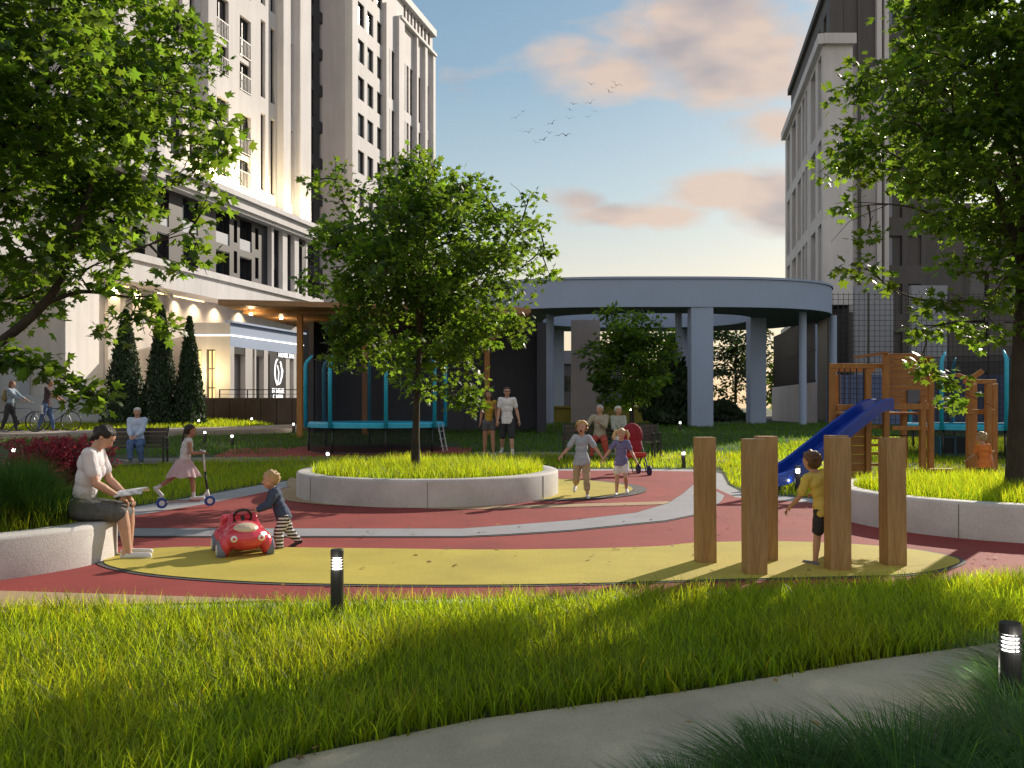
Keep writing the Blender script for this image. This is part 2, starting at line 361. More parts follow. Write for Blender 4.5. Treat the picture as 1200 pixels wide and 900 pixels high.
yb=[(121,662),(140,652),(185,645.5),(260,644),(430,646),(600,647.5),(760,644),(812,639.5),(900,637.5),(985,640),(1060,646),(1108,654),(1125,661),(1112,668),(1085,674),(1043,678),(960,680),(820,683.5),(700,687.5),(560,689.5),(420,689),(300,686),(200,679),(145,671)]
def grow(pts,a,b):
    c=sum(pts,V((0,0)))/len(pts); return [V((c.x+(p.x-c.x)*a,c.y+(p.y-c.y)*b)) for p in pts]
ypts=catmull([(*p,0) for p in P(*yb)],4); ypts=[p.to_2d() for p in ypts]
flat('yellow_oval_border',grow(ypts,1.016,1.045),.024,M_dgrey)
flat('yellow_oval',ypts,.030,M_yel)
def circ(cx,cy,rx,ry=None,n=64): ry=ry or rx; return [V((cx+rx*math.cos(2*math.pi*i/n),cy+ry*math.sin(2*math.pi*i/n))) for i in range(n)]
flat('yellow_circle_border',circ(.25,15.15,2.12,2.08),.030,M_dgrey)
flat('yellow_circle',circ(.15,15.2,1.98),.036,M_yel)
flat('tan_circle',circ(-1.55,14.75,2.5,2.5),.027,M_tan)
# paths
pe=P((250,925),(340,892),(560,846),(820,810),(1000,779),(1170,755),(1400,728),(1900,690))
pe2=P((1900,760),(1400,830),(1250,860)); pe2=[V((8,5.0)),V((3.4,2.6)),V((1.6,1.6)),V((.2,.8)),V((-1.5,-.5)),V((-4,-1))]
flat('front_path',pe+pe2,.010,M_path)
ribbon('middle_path',[(-30,15),(-18,18.5),(-12,20.6),(-9,21.8),(-5.5,22.6),(-2,23.4),(2,23.6),(5,22.6),(8,20.9),(14,20.4),(24,22)],1.5,.02,M_path2)
ribbon('red_patch',[(-8.2,24.2),(-5,24.6),(-1.2,24.6)],[2.6,3.6,2.6],.028,M_red)
ribbon('back_path',[(-32,26),(-20,28.4),(-14,30.0),(-10.6,33),(-8.4,36.5),(-7.6,39.5)],[1.7,1.7,1.7,1.9,2.2,2.6],.18,nmat('back_path_paving',(.36,.31,.27),.85,.1,2,4),thick=.4)
ribbon('far_road',[(9,56),(16,60),(20,75),(26,110)],[5,6,7,8],.03,M_path2)
ribbon('right_pad',[(6.5,19.2),(10,18.6),(16,19.4)],[1.6,2.4,2.4],.024,nmat('pink_rubber',(.26,.12,.12),.85,.1,3,3))
# ---------------- buildings ----------------
FD=V((.28,1,0)).normalized(); FN=V((1,-.28,0)).normalized()   # left complex: facade direction, outward normal
class Facade:
    """wall with real openings. o: origin (world), d: direction, n: outward normal"""
    def __init__(s,o,d,n): s.o=V(o); s.d=V(d); s.n=V(n)
    def p(s,a,z,dep=0): q=s.o+s.d*a-s.n*dep; return V((q.x,q.y,z))
    def wall(s,name,a0,a1,z0,z1,ops,mat,parent,depth=.35,backz=True,mb=None,mi=0):
        own=mb is None; mb=mb or MB()
        A=sorted({a0,a1,*[min(max(o[0],a0),a1) for o in ops],*[min(max(o[1],a0),a1) for o in ops]}); Z=sorted({z0,z1,*[min(max(o[2],z0),z1) for o in ops],*[min(max(o[3],z0),z1) for o in ops]})
        for i in range(len(A)-1):
            for j in range(len(Z)-1):
                ca,cz=(A[i]+A[i+1])/2,(Z[j]+Z[j+1])/2
                if any(o[0]<ca<o[1] and o[2]<cz<o[3] for o in ops): continue
                mb.add([s.p(A[i],Z[j]),s.p(A[i+1],Z[j]),s.p(A[i+1],Z[j+1]),s.p(A[i],Z[j+1])],[(0,1,2,3)],mi)
        for o in ops:
            q=[s.p(o[0],o[2]),s.p(o[1],o[2]),s.p(o[1],o[3]),s.p(o[0],o[3])]; r=[s.p(o[0],o[2],depth),s.p(o[1],o[2],depth),s.p(o[1],o[3],depth),s.p(o[0],o[3],depth)]
            mb.add(q+r,[(i,i+4,(i+1)%4+4,(i+1)%4) for i in range(4)],mi)
        if own: return mb.build(name,mat,parent)
    def box(s,mb,a0,a1,z0,z1,d0,d1,mi=0):
        q=[s.p(a,z,d) for d in (d0,d1) for z in (z0,z1) for a in (a0,a1)]
        mb.add(q,[(0,1,3,2),(5,4,6,7),(4,0,2,6),(1,5,7,3),(2,3,7,6),(4,5,1,0)],mi)
    def window(s,o,depth,parent,glass=None,mull=(1,1),fw=.06,rail=False,name='window',slab=False):
        a0,a1,z0,z1=o[:4]; mb=MB(); g=glass or M_glass
        s.box(mb,a0,a1,z0,z1,depth,depth+.04,1)
        s.box(mb,a0,a0+fw,z0,z1,depth-.07,depth,0); s.box(mb,a1-fw,a1,z0,z1,depth-.07,depth,0)
        s.box(mb,a0+fw,a1-fw,z0,z0+fw,depth-.07,depth,0); s.box(mb,a0+fw,a1-fw,z1-fw,z1,depth-.07,depth,0)
        for i in range(1,mull[0]): a=a0+(a1-a0)*i/mull[0]; s.box(mb,a-.03,a+.03,z0+fw,z1-fw,depth-.06,depth,0)
        for i in range(1,mull[1]): z=z0+(z1-z0)*i/mull[1]; s.box(mb,a0+fw,a1-fw,z-.03,z+.03,depth-.058,depth,0)
        w_=mb.build(name,[M_frame,g],parent)
        if slab:
            m2=MB(); zc=z0+(z1-z0)*.46; s.box(m2,a0,a1,zc-.3,zc,.06,depth-.08,0); m2.build('balcony_slab',M_band,w_)
        if rail:
            for zb in rail:
                m3=MB()
                s.box(m3,a0,a1,zb+1.0,zb+1.05,-.02,.02); s.box(m3,a0,a1,zb+.06,zb+.1,-.02,.02); k=int((a1-a0)/.14)
                for i in range(k+1): a=a0+(a1-a0)*i/k; s.box(m3,a-.012,a+.012,zb+.1,zb+1.0,-.012,.012)
                m3.build('railing',nmat('rail_paint',(.35,.35,.36),.5,.05,5,2),w_)
        return w_
def sY(Y): return (Y-34)*math.sqrt(1+.28*.28)
def sp(px): return sY(30.42/(.88-px/1000))
def left_block():
    F=Facade((-19.5+.28*(34-39),34,0),FD,FN)
    B=empty('apartment_block',(-17,46,.7),0,'tall pale apartment block on the left with dark middle floors and lit slim windows','building')
    B.location=(0,0,0)
    a0,a1=sp(-90),sp(358)
    # upper walls
    ops=[];k=0; win=[]
    def col(p0,p1,zs,**kw):
        for z0,z1 in zs: o=(sp(p0),sp(p1),z0,z1); ops.append(o); win.append((o,kw))
    pairs=[(14.9+5.8*i,19.3+5.8*i) for i in range(5)]
    col(253,268,[(a-.05,b) for a,b in pairs],slab=True,rail=1,mull=(2,2)); col(281,294,[(a-.3,b-.2) for a,b in pairs],slab=True,rail=1,mull=(2,2))
    sl=[(15.0+5.8*i,19.8+5.8*i) for i in range(5)]
    col(305.5,311,sl,mull=(1,3)); col(317,322.5,sl,mull=(1,3)); col(337.5,343,sl,mull=(1,3))
    for p in (40,75,120,160,200): col(p,p+14,pairs,mull=(1,2))
    for p in (100,145,188,222): col(p,p+6,sl,mull=(1,3))
    F.wall('wall',a0,a1,13.9,42,ops,M_stone,B,depth=.30)
    for o,kw in win:
        r=kw.get('rail'); F.window(o,.27 if o[1]-o[0]<.7 else .29,B,glass=M_glassb if o[1]-o[0]<.7 else M_glass,mull=kw.get('mull',(1,1)),slab=kw.get('slab',False),rail=[o[2]+.0,o[2]+(o[3]-o[2])*.46] if r else False)
    mb=MB()
    for p0,p1 in ((236,246),(325,333.5),(345,357.6),(60,70),(130,141),(176,184)):
        F.box(mb,sp(p0),sp(p1),13.9,42,-.45,.0)
    mb.build('pilasters',M_stone,B)
    # cornice between 13 and 14
    mb=MB(); F.box(mb,a0,a1+.6,13.05,13.6,-.75,.3); F.box(mb,a0,a1+.7,13.6,13.9,-.95,.3); F.box(mb,a0,a1+.6,12.85,13.05,-.6,.3); mb.build('cornice',M_band,B)
    # dark two storey band
    ops=[];win=[]
    for p0,p1 in ((50,62),(70,84),(95,112),(125,140),(155,170),(184,198),(214,232),(253,269),(281,295)):
        for z0,z1 in ((9.1,10.5),(10.9,12.7)): ops.append((sp(p0),sp(p1),z0,z1)); win.append((ops[-1],0))
    for p0,p1 in ((274,278),(299,303)):
        for z0,z1 in ((9.4,10.7),(11.2,12.5)): ops.append((sp(p0),sp(p1),z0,z1)); win.append((ops[-1],1))
    for p0,p1 in ((317.5,325),(333,338),(347,354)):
        ops.append((sp(p0),sp(p1),9.0,12.7)); win.append((ops[-1],2))
    F.wall('dark_wall',a0,a1,8.9,12.85,ops,M_dark,B,depth=.5)
    for o,t in win: F.window(o,.46,B,glass=M_glass,mull=(1,2 if t==2 else 1))
    mb=MB()
    for o,t in win:
        if t==0 and o[2]<10: F.box(mb,o[0]+.02,o[1]-.02,10.45,11.55,.05,.12)
        if t==2: F.box(mb,o[0]+.02,o[1]-.02,10.35,11.3,.2,.26)
    mb.build('balcony_panels',M_spand,B)
    mb=MB()
    for p0,p1 in ((313.5,316),(326.5,332),(340.5,345.5)): F.box(mb,sp(p0),sp(p1),8.9,12.85,-.3,.0)
    mb.build('white_fins',M_stone,B)
    # lower ledge / overhang
    mb=MB(); F.box(mb,a0,a1+.8,8.55,8.9,-.95,.2); F.box(mb,a0,a1+.75,7.5,8.55,-.8,5.5); ol=mb.build('overhang',M_band,B)
    # ground floor recessed
    G=Facade(F.p(0,0,1.2),FD,FN); ops=[];win=[]
    for p0,p1 in ((88,103),(117,134),(150,162),(176,205),(212,234)):
        z1=7.1; ops.append((sp(p0),sp(p1),5.0,z1)); win.append(ops[-1]); ops.append((sp(p0),sp(p1),1.2,3.9)); win.append(ops[-1])
    G.wall('ground_floor_wall',a0,a1,.3,7.5,ops,M_gfloor,B,depth=.4)
    for i,o in enumerate(win): G.window(o,.36,B,glass=M_warm if i in (0,4,6,7,8,3) else M_glassb,mull=(3,1))
    mb=MB()
    for p0,p1 in ((88,103),(117,134),(150,162),(176,205)): G.box(mb,sp(p0),sp(p1),3.92,4.98,-.03,.3)
    mb.build('dark_spandrel',M_frame,B)
    mb=MB()
    for p0,p1 in ((104.5,116),(135,149),(163.5,174.5),(206,211)): G.box(mb,sp(p0),sp(p1),.3,7.5,-.8,0)
    mb.build('pillars',M_gfloor,B)
    # front-facing blocks at the left
    mb=MB(); mb.bb(-20.95,-18.95,36.2,39.2,.3,7.5); mb.build('front_pier',M_gfloor,B,bevel=.03)
    mb=MB(); mb.bb(-21.3,-20.96,36.6,39,.3,7.5); mb.bb(-22.6,-22.2,37.6,39,.3,7.5); mb.build('side_pier',M_gfloor,B)
    mb=MB(); mb.bb(-24.5,-21.3,37.3,37.4,.5,7.4); mb.build('window',M_glassb,B)
    mb=MB(); mb.bb(-22.5,-15.9,35.6,36.15,.2,2.0); mb.bb(-18.9,-15.6,36.2,39.5,.2,2.0); mb.bb(-27,-20.4,35.3,36.1,1.95,3.6); mb.build('plinth',nmat('plinth_render',(.42,.45,.50),.8,.06,1,4),B)
    # light strip + lamps (lit in the photo)
    mb=MB(); 
    for p0,p1 in ((64,110),(150,176),(196,250)): G.box(mb,sp(p0),sp(p1),7.44,7.497,-.6,-.5)
    mb.build('light_strip',M_strip,B)
    # back volume
    mb=MB(); q=[F.p(a0,0,0),F.p(a1,0,0),F.p(a1,0,14),F.p(a0,0,14)]
    mb.prism([( (p+FN*-.6).x,(p+FN*-.6).y) for p in q[:2]]+[(p.x,p.y) for p in q[2:]],.4,42.2)
    mb.build('core',M_stone2,B)
    # end return of the facade skin (right end) is closed by a thin wall
    mb=MB(); F.box(mb,a1-.01,a1+.25,7.6,42.2,-.02,1.2); mb.build('end_wall',M_stone,B)
    mb=MB(); F.box(mb,a0,a1+.4,42,42.6,-.6,1.5); mb.build('parapet',M_band,B)
    # facade washers on the cornice and downlights under the overhang
    for p in (238,262,287,308,330,350):
        l=bpy.data.lights.new('facade_light','AREA'); l.energy=120; l.color=(1,.76,.42); l.shape='RECTANGLE'; l.size=.9; l.size_y=.15
        o=bpy.data.objects.new('facade_light',l); COL.objects.link(o); q=F.p(sp(p),14.05,-.88); o.location=q
        o.rotation_euler=(V((0,0,-1))*1.0+FN*.25).to_track_quat('Z','Y').to_euler(); o.parent=B
    for p in (30,78,112,142,168,190,215,238,262,290):
        l=bpy.data.lights.new('soffit_light','SPOT'); l.energy=300 if p>50 else 60; l.color=(1,.74,.40); l.spot_size=R(120); l.spot_blend=1; l.shadow_soft_size=.08
        o=bpy.data.objects.new('soffit_light',l); COL.objects.link(o); o.location=F.p(sp(p),7.42,.25) if p>50 else V((-19.9,35.9,7.35)); o.parent=B
    return F
FL=left_block()
M_curt=glassmat('curtained_glass',(.16,.155,.15),.3)
def mid_tower():
    B=empty('apartment_tower',(0,0,0),0,'tall pale tower behind with dark recess and rooftop arcade against the sky','building')
    # dark recess
    R0=V((-19.5-1.9+.28*(58-39),58,0)); Fr=Facade(R0,FD,FN); ops=[]
    k=math.sqrt(1+.28**2)
    def sr(px): Y=(19.5+1.9+.28*39)/(.28-(px-600)/1000); return (Y-58)*k
    for i in range(13):
        for p0,p1 in ((361.5,367.5),(374.5,382)): z=9.2+2.75*i; ops.append((sr(p0),sr(p1),z,z+1.95))
    a1=sr(384.5)
    Fr.wall('recess_wall',0,a1,.4,43.5,ops,M_dark,B,depth=.3)
    for o in ops: Fr.window(o,.27,B,glass=M_glass)
    Y0=64.4; x1=-.187*Y0
    # frontal face + core
    T=Facade((x1,Y0,0),FD,FN); LT=(80.6-Y0)*k; top=36.6
    mb=MB(); pl=[(x1-14,Y0),(x1-.02,Y0),((T.p(LT,0)-FN*.55).x,(T.p(LT,0)-FN*.55).y),(T.p(LT,0).x-14,T.p(LT,0).y)]
    mb.prism([(x1-14,Y0),(x1-.55,Y0),((T.p(LT,0)-FN*.55).x,(T.p(LT,0)-FN*.55).y),(T.p(LT,0).x-14,T.p(LT,0).y)],.4,top); mb.build('core',M_stone2,B)
    mb=MB(); mb.bb(x1-.56,x1,Y0,Y0+.6,.4,top); mb.build('corner_pier',M_stone,B)
    def st(px): Y=(-x1+.28*Y0)/(.28-(px-600)/1000); return (Y-Y0)*k
    ops=[]
    for i in range(10):
        z=8.1+2.85*i
        for p0,p1 in ((419.5,427),(430.5,437.5),(442,448)): ops.append((st(p0),st(p1),z,z+1.75))
    for i in range(6):
        z=7.3+5.0*i
        for p0,p1 in ((454,457),(459,463),(472.5,475),(476.5,479),(480.5,484),(487,489.5),(490.5,493.5),(498.5,503)):
            if z+4.1<top-2.2: ops.append((st(p0),st(p1),z,z+4.1))
    for p in (473,477,481,485,489,493,497,501.5): ops.append((st(p),st(p+2.4),top-1.5,top-.15+.0))
    T.wall('wall',.0,LT,.4,top,ops,M_stone,B,depth=.24)
    for i,o in enumerate(ops):
        T.window(o,.2,B,glass=(M_glassb,M_glass,M_glass,M_curt,M_glass,M_glassb,M_glass)[(i*7+i//3)%7],mull=(1,2 if o[3]-o[2]>3 else 1))
    mb=MB()
    for p0,p1 in ((449,452.5),(464,470.5),(485,486.5),(495,497.5),(504.5,507)): T.box(mb,st(p0),st(p1),.4,top-2.0,-.3,0)
    mb.build('pilasters',M_stone,B)
    mb=MB(); T.box(mb,st(466),LT+.15,top-2.0,top-1.75,-.42,.1); T.box(mb,st(466),LT+.15,top-.12,top+.5,-.36,.3); T.box(mb,0,st(466),top,top+.5,-.1,.3); mb.build('cornice',M_band,B)
    mb=MB(); T.box(mb,-.02,st(466),top+.5,47,0,6.2); mb.build('upper_block',M_stone,B)
mid_tower()
def entrance():
    B=empty('entrance_pavilion',(0,0,0),0,'low entrance pavilion with lit band, glass front and dark sign panel','building')
    x0,x1,Y=-16.4,-14.2,43; Ff=Facade((x0,Y,0),(1,0,0),(0,-1,0)); ops=[(.25,.75,1.5,4.4),(1.0,1.45,1.5,4.4)]
    Ff.wall('front_wall',0,2.2,.6,5.75,ops,M_gfloor,B,depth=.25)
    for o in ops: Ff.window(o,.22,B,glass=M_warm,mull=(2,3))
    Fs=Facade((x1,Y,0),FD,FN); L=7.3
    mb=MB(); Fs.box(mb,0,L,4.55,5.75,-.0,.3); Fs.box(mb,-.02,L+.1,5.75,5.85,-.15,.3); mb.build('fascia',M_pav,B)
    mb=MB(); Fs.box(mb,0,L,5.08,5.15,-.03,-.003,0); Ff.box(mb,0,2.2,5.08,5.15,-.03,-.003,0); mb.build('light_band',nmat('white_led',(1,.95,.85),.5,0,1,1,emit=1.6),B)
    mb=MB(); 
    for a,b in ((0,.35),(1.35,2.0),(2.2,2.35),(3.1,3.5),(5.35,5.75),(6.2,6.5),(7.0,7.3)): Fs.box(mb,a,b,1.3,4.55,0,.3)
    mb.build('pillars',M_gfloor,B)
    mb=MB(); Fs.box(mb,.0,L,1.3,4.55,1.1,1.2); mb.build('window',M_glass,B)
    mb=MB(); Fs.box(mb,.0,L,4.2,4.55,.02,.06); mb.build('dark_lintel',M_black,B)
    mb=MB(); Fs.box(mb,3.6,5.25,1.6,4.4,-.03,.12); sgn=mb.build('sign_panel',M_black,B)
    mb=MB(); mb.prism([(x0,Y+.26),(x1-.3,Y+.26),((Fs.p(L,0)-FN*1.3).x,(Fs.p(L,0)).y),(x0-2,Y+7)],.6,5.7); mb.build('core',M_stone2,B)
    # emblem: outlined feather-like oval, letters below
    def on(a,z,d=-.05): return Fs.p(a,z,d)
    mb=MB(); ca,cz=4.42,3.45; pts=[]
    for t in range(0,330,15):
        an=R(t+100); pts.append(on(ca+.40*math.cos(an)*(1.0 if math.cos(an)>0 else .8),cz+.70*math.sin(an)))
    mb.tube(pts,.045,6); mb.tube([on(ca-.12,cz-.75),on(ca+.05,cz-.45),on(ca+.1,cz),on(ca-.05,cz+.35)],.035,6); mb.tube([on(ca+.3,cz+.35),on(ca+.5,cz+.1),on(ca+.42,cz-.3)],.04,6)
    mb.build('emblem',nmat('sign_glow',(.95,.95,.95),.5,0,1,1,emit=1.0),sgn)
    def word(txt,a,z,size,name='lettering'):
        cu=bpy.data.curves.new('t','FONT'); cu.body=txt; cu.size=size; cu.align_x='CENTER'; cu.extrude=.012; cu.offset=.006
        o=bpy.data.objects.new('t',cu); COL.objects.link(o); bpy.context.view_layer.update(); me=bpy.data.meshes.new_from_object(o); bpy.data.objects.remove(o)
        me.materials.clear(); me.materials.append(MATS['sign_glow'])
        q=bpy.data.objects.new(name,me); COL.objects.link(q); M=Matrix((FD,V((0,0,1)),FN)).transposed().to_4x4(); M.translation=on(a,z,-.06); q.matrix_world=M; q.parent=sgn
    word('FAMILIE',4.42,2.28,.36); word('CENTER',4.42,1.98,.28)
    mb=MB(); Fs.box(mb,4.5,6.15,4.28,4.52,-.02,.02); o=mb.build('sign_strip',M_black,B)
    word('HOTEL SPA',5.3,4.28,.33)
    # warm lamp at the corner
    l=bpy.data.lights.new('canopy_light','POINT'); l.energy=160; l.color=(1,.72,.35); l.shadow_soft_size=.1; o=bpy.data.objects.new('canopy_light',l); COL.objects.link(o); o.location=(-15.2,41.9,3.2); o.parent=B
    # terrace wall and railing
    T=empty('terrace_wall',(0,0,0),0,'dark brown tiled terrace wall with black railing below the entrance','wall')
    mb=MB(); xx=-14.6
    while xx<-8.4: mb.bb(xx,xx+.71,39.7,39.78,.45,1.9); xx+=.73
    mb.build('tiles',M_brown,T,bevel=.008); mb=MB(); mb.bb(-14.6,-8.4,39.79,42.9,.3,1.92); mb.build('terrace',M_brown,T)
    mb=MB(); mb.bb(-13.7,-8.4,39.9,39.94,2.28,2.32); mb.bb(-13.7,-8.4,39.9,39.94,2.08,2.1)
    for x in np.arange(-13.7,-8.4,1.3): mb.bb(x,x+.05,39.9,39.94,1.92,2.3)
    mb.build('railing',M_black,T)
entrance()
def right_tower():
    d=V((.195,1,0)).normalized(); n=V((-1,.195,0)).normalized(); k=math.sqrt(1+.195**2)
    B=empty('right_tower',(0,0,0),0,'dark brown grey tower on the right with white strips between its windows','building')
    # tower: front face
    xf=20.1; Y=54; Wd=8.4
    F=Facade((xf,Y,0),(1,0,0),(0,-1,0)); ops=[]
    for i in range(9):
        z=26.6-3.05*i
        for a,b in ((3.75,4.6),(4.95,5.8)): ops.append((a,b,z-.9,z+1.0))
    F.wall('front_wall',0,Wd,.5,28.1,ops,M_rtower,B,depth=.25)
    for o in ops: F.window(o,.22,B,glass=M_glassl)
    mb=MB(); F.box(mb,2.9,3.2,6.5,28.1,-.25,0); F.box(mb,3.38,3.65,6.5,28.1,-.25,0); mb.build('white_strips',M_band,B)
    mb=MB(); F.box(mb,1.75,1.95,8,28.1,-.12,0); F.box(mb,0.9,1.0,8,28.1,-.06,0); mb.build('ribs',M_rtower,B)
    Sd=Facade((xf,Y,0),d,n); L=18.5*k; ops=[]
    for i in range(8):
        z=5+2.9*i
        for a in (1.2,3.6,6,8.4,11,13.6,16): ops.append((a,a+1.1,z,z+1.7))
    Sd.wall('side_wall',0,L,.5,28.1,ops,M_rtower,B,depth=.3)
    for o in ops:
        if o[2]>12: Sd.window(o,.27,B)
    mb=MB(); Sd.box(mb,-.3,L+.3,28.1,28.6,-.25,.4); Sd.box(mb,2,L-1,24.5,24.8,-.35,0); F.box(mb,.1,Wd,28.1,28.6,-.2,.4); mb.build('parapet',M_rtower,B)
    mb=MB(); e=Sd.p(L,0)-n*.5; mb.prism([(xf+.5,Y+.4),(xf+Wd-.01,Y+.0),(xf+Wd+3.6,e.y),(e.x,e.y)],.4,28.0); mb.build('core',M_rtower,B)
    Pd=empty('dark_podium',(0,0,0),0,'dark flat podium building beside the brown grey tower behind the playset','building')
    F4=Facade((xf+Wd+.05,Y+1,0),(1,0,0),(0,-1,0)); ops=[(1.0+i*2.2,2.2+i*2.2,z,z+1.6) for i in range(7) for z in (2.2,5.4,8.6,11.6)]
    F4.wall('wall',0,17,.4,14.2,ops,M_rtower,Pd,depth=.3)
    for o in ops: F4.window(o,.27,Pd,glass=M_glass)
    m=MB(); F4.box(m,0,17.2,14.2,14.6,-.2,.4); m.build('parapet',M_rtower,Pd); m=MB(); m.bb(xf+Wd+.1,xf+Wd+17,Y+1.45,Y+8,.4,14.1); m.build('core',M_dark,Pd)
    # white wing
    Wg=empty('white_wing',(0,0,0),0,'white lower building wing with recessed windows in front of the dark tower','building')
    F2=Facade((18.22,50,0),(1,0,0),(0,-1,0)); F2.wall('front_wall',0,1.75,7.5,23.1,[],M_band,Wg)
    S2=Facade((18.22,50,0),d,n); L2=17.6*k
    def sw(px): u=(px-600)/1000; Yy=(18.22-.195*50)/(u-.195); return (Yy-50)*k
    ops=[]
    for p0,p1 in ((958.5,962.5),(950,955.5),(943.8,946),(940,942.8),(934.5,938.5),(928,932.5),(922,925.5)):
        for i in range(3): z=8.2+5.0*i; a,b=sorted((sw(p0),sw(p1))); ops.append((a,b,z,z+4.2))
    S2.wall('side_wall',0,L2,7.5,23.1,ops,M_band,Wg,depth=.5)
    for i,o in enumerate(ops): S2.window(o,.42,Wg,glass=M_glass if (i//3)%2 else M_glassb,mull=(1,4))
    mb=MB(); S2.box(mb,-.25,L2+.2,22.7,23.3,-.3,.1); F2.box(mb,-.0,1.85,22.7,23.3,-.3,.1); S2.box(mb,-.1,L2,7.3,7.6,-.35,.2); mb.build('cornice',M_band,Wg)
    mb=MB(); mb.prism([(18.75,50.05),(19.95,50.05),(19.95,54),(23,53.9),(26,67.5),(22.2,67.5)],7.5,23.0); mb.build('core',M_stone2,Wg)
    mb=MB(); mb.prism([(19.2,50.6),(20,50.6),(26,67.5),(22.8,67.5)],.4,7.5); mb.build('dark_base',M_dark,Wg)
right_tower()
# ---------------- round colonnade pavilion ----------------
def superell(cx,cy,a,b,e=2.6,n=96):
    o=[]
    for i in range(n):
        t=2*math.pi*i/n; c,s=math.cos(t),math.sin(t); o.append((cx+a*math.copysign(abs(c)**(2/e),c),cy+b*math.copysign(abs(s)**(2/e),s)))
    return o
def pavilion():
    B=empty('colonnade_pavilion',(0,0,0),0,'open pavilion with a wide rounded blue grey roof ring on slim columns','pavilion')
    cx,cy,a,b=6.9,44.2,8.9,6.2; T=7.2; zb=5.95
    O=superell(cx,cy,a,b,3.0); I=superell(cx,cy,a-3.6,b-2.6,2.6); n=len(O); mb=MB()
    vs=[(x,y,zb) for x,y in O]+[(x,y,T) for x,y in O]+[(x,y,T) for x,y in I]+[(x,y,zb) for x,y in I]
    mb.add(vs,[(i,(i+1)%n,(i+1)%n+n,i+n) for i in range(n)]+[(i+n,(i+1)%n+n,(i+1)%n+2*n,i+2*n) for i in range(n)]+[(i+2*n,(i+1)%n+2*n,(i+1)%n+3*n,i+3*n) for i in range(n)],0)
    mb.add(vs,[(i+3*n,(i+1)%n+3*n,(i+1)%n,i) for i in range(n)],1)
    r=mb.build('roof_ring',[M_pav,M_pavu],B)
    mb=MB(); O2=superell(cx,cy,a+.06,b+.06,3.0); vs=[(x,y,T+.002) for x,y in O2]+[(x,y,T+.1) for x,y in O2]+[(x,y,T+.1) for x,y in I]
    mb.add(vs,[(i,(i+1)%n,(i+1)%n+n,i+n) for i in range(n)]+[(i+n,(i+1)%n+n,(i+1)%n+2*n,i+2*n) for i in range(n)]); mb.build('coping',M_pav,r)
    def colm(px0,px1,Y,nm='column',round_=False,dep=None):
        x0,x1=(px0-600)/1000*Y,(px1-600)/1000*Y; g=hz((x0+x1)/2,Y); m=MB()
        if round_: m.lathe(((x0+x1)/2,Y,0),[((x1-x0)/2,g-.2),((x1-x0)/2,zb)],20); m.build(nm,M_pav,B,smooth=False)
        else: m.bb(x0,x1,Y,Y+(dep or (x1-x0)*.9),g-.2,zb-.003 if True else zb); m.build(nm,M_pav,B)
    # front wide pier flush with the ring
    m=MB(); m.bb(8.0,8.98,38.06,38.9,.3,zb-.002); m.build('pier',M_pav,B)
    for p0,p1,Y in ((640,649,41),(791,799,40.4),(936.5,945,40.2),(972.5,980.5,41.6)): colm(p0,p1,Y,round_=True)
    colm(879.5,898,42.5,dep=.8); colm(950,957.5,46,round_=True); colm(649,661,49,dep=.8); colm(801,807,48.6,dep=.5)
    m=MB(); m.bb(3.05,4.5,43.6,44.1,.4,zb); m.build('wall_slab',nmat('slab_render',(.40,.36,.36),.8,.08,.7,4),B)
    return B
pavilion()
def pergola():
    B=empty('pergola',(0,0,0),0,'wide timber pergola roof on square posts with dark navy screen walls','pergola')
    m=MB(); zt=5.15; zb=4.93
    q=[(-10.0,29.0),(.7,31.4),(.7,37.6),(-9.0,37.6)]
    m.prism(q,zb+.02,zt); m.build('roof',M_soff,B,bevel=.02)
    m=MB()
    for i in range(30):
        y=30.6+i*.235
        x0=-10.0+ (y-29)*.13+.15; m.bb(x0,.62,y,y+.09,zb-.11,zb+.015)
    m.build('soffit_slats',M_soff,B)
    for x,y in ((-7.7,31.0),(-5.6,32.5),(-.95,32.7)) :
        m=MB(); m.bb(x-.1,x+.1,y-.1,y+.1,hz(x,y)-.1,zb-.12); m.build('post',M_pwood,B,bevel=.012)
    m=MB(); m.bb(-7.9,-7.72,33.2,37,.3,zb-.12); m.bb(-7.71,1.05,35.2,35.4,.3,zb-.12); m.build('screen_wall',M_navy,B)
    m=MB(); m.bb(.98,1.35,33.6,35.19,.3,zb-.12); m.build('end_wall',M_navy,B)
    m=MB()
    for x in np.arange(-7.2,1.0,1.05): m.bb(x,x+.02,35.18,35.198,.4,zb-.2)
    m.build('panel_joint',M_black,B)
    m=MB(); m.bar((-.95,32.7,3.9),(.1,32.9,4.8),.1,.12); m.bar((-5.6,32.5,3.9),(-4.6,32.6,4.8),.1,.12); m.build('brace',M_pwood,B)
    for x,y in ((-9.3,30.4),(-8.6,31.8)):
        l=bpy.data.lights.new('pergola_light','POINT'); l.energy=22; l.color=(1,.68,.32); l.shadow_soft_size=.06; o=bpy.data.objects.new('pergola_light',l); COL.objects.link(o); o.location=(x,y,4.7); o.parent=B
        m=MB(); m.lathe((x,y,0),[(.06,4.76),(.06,4.82)],10); m.build('downlight',M_lamp,B)
pergola()
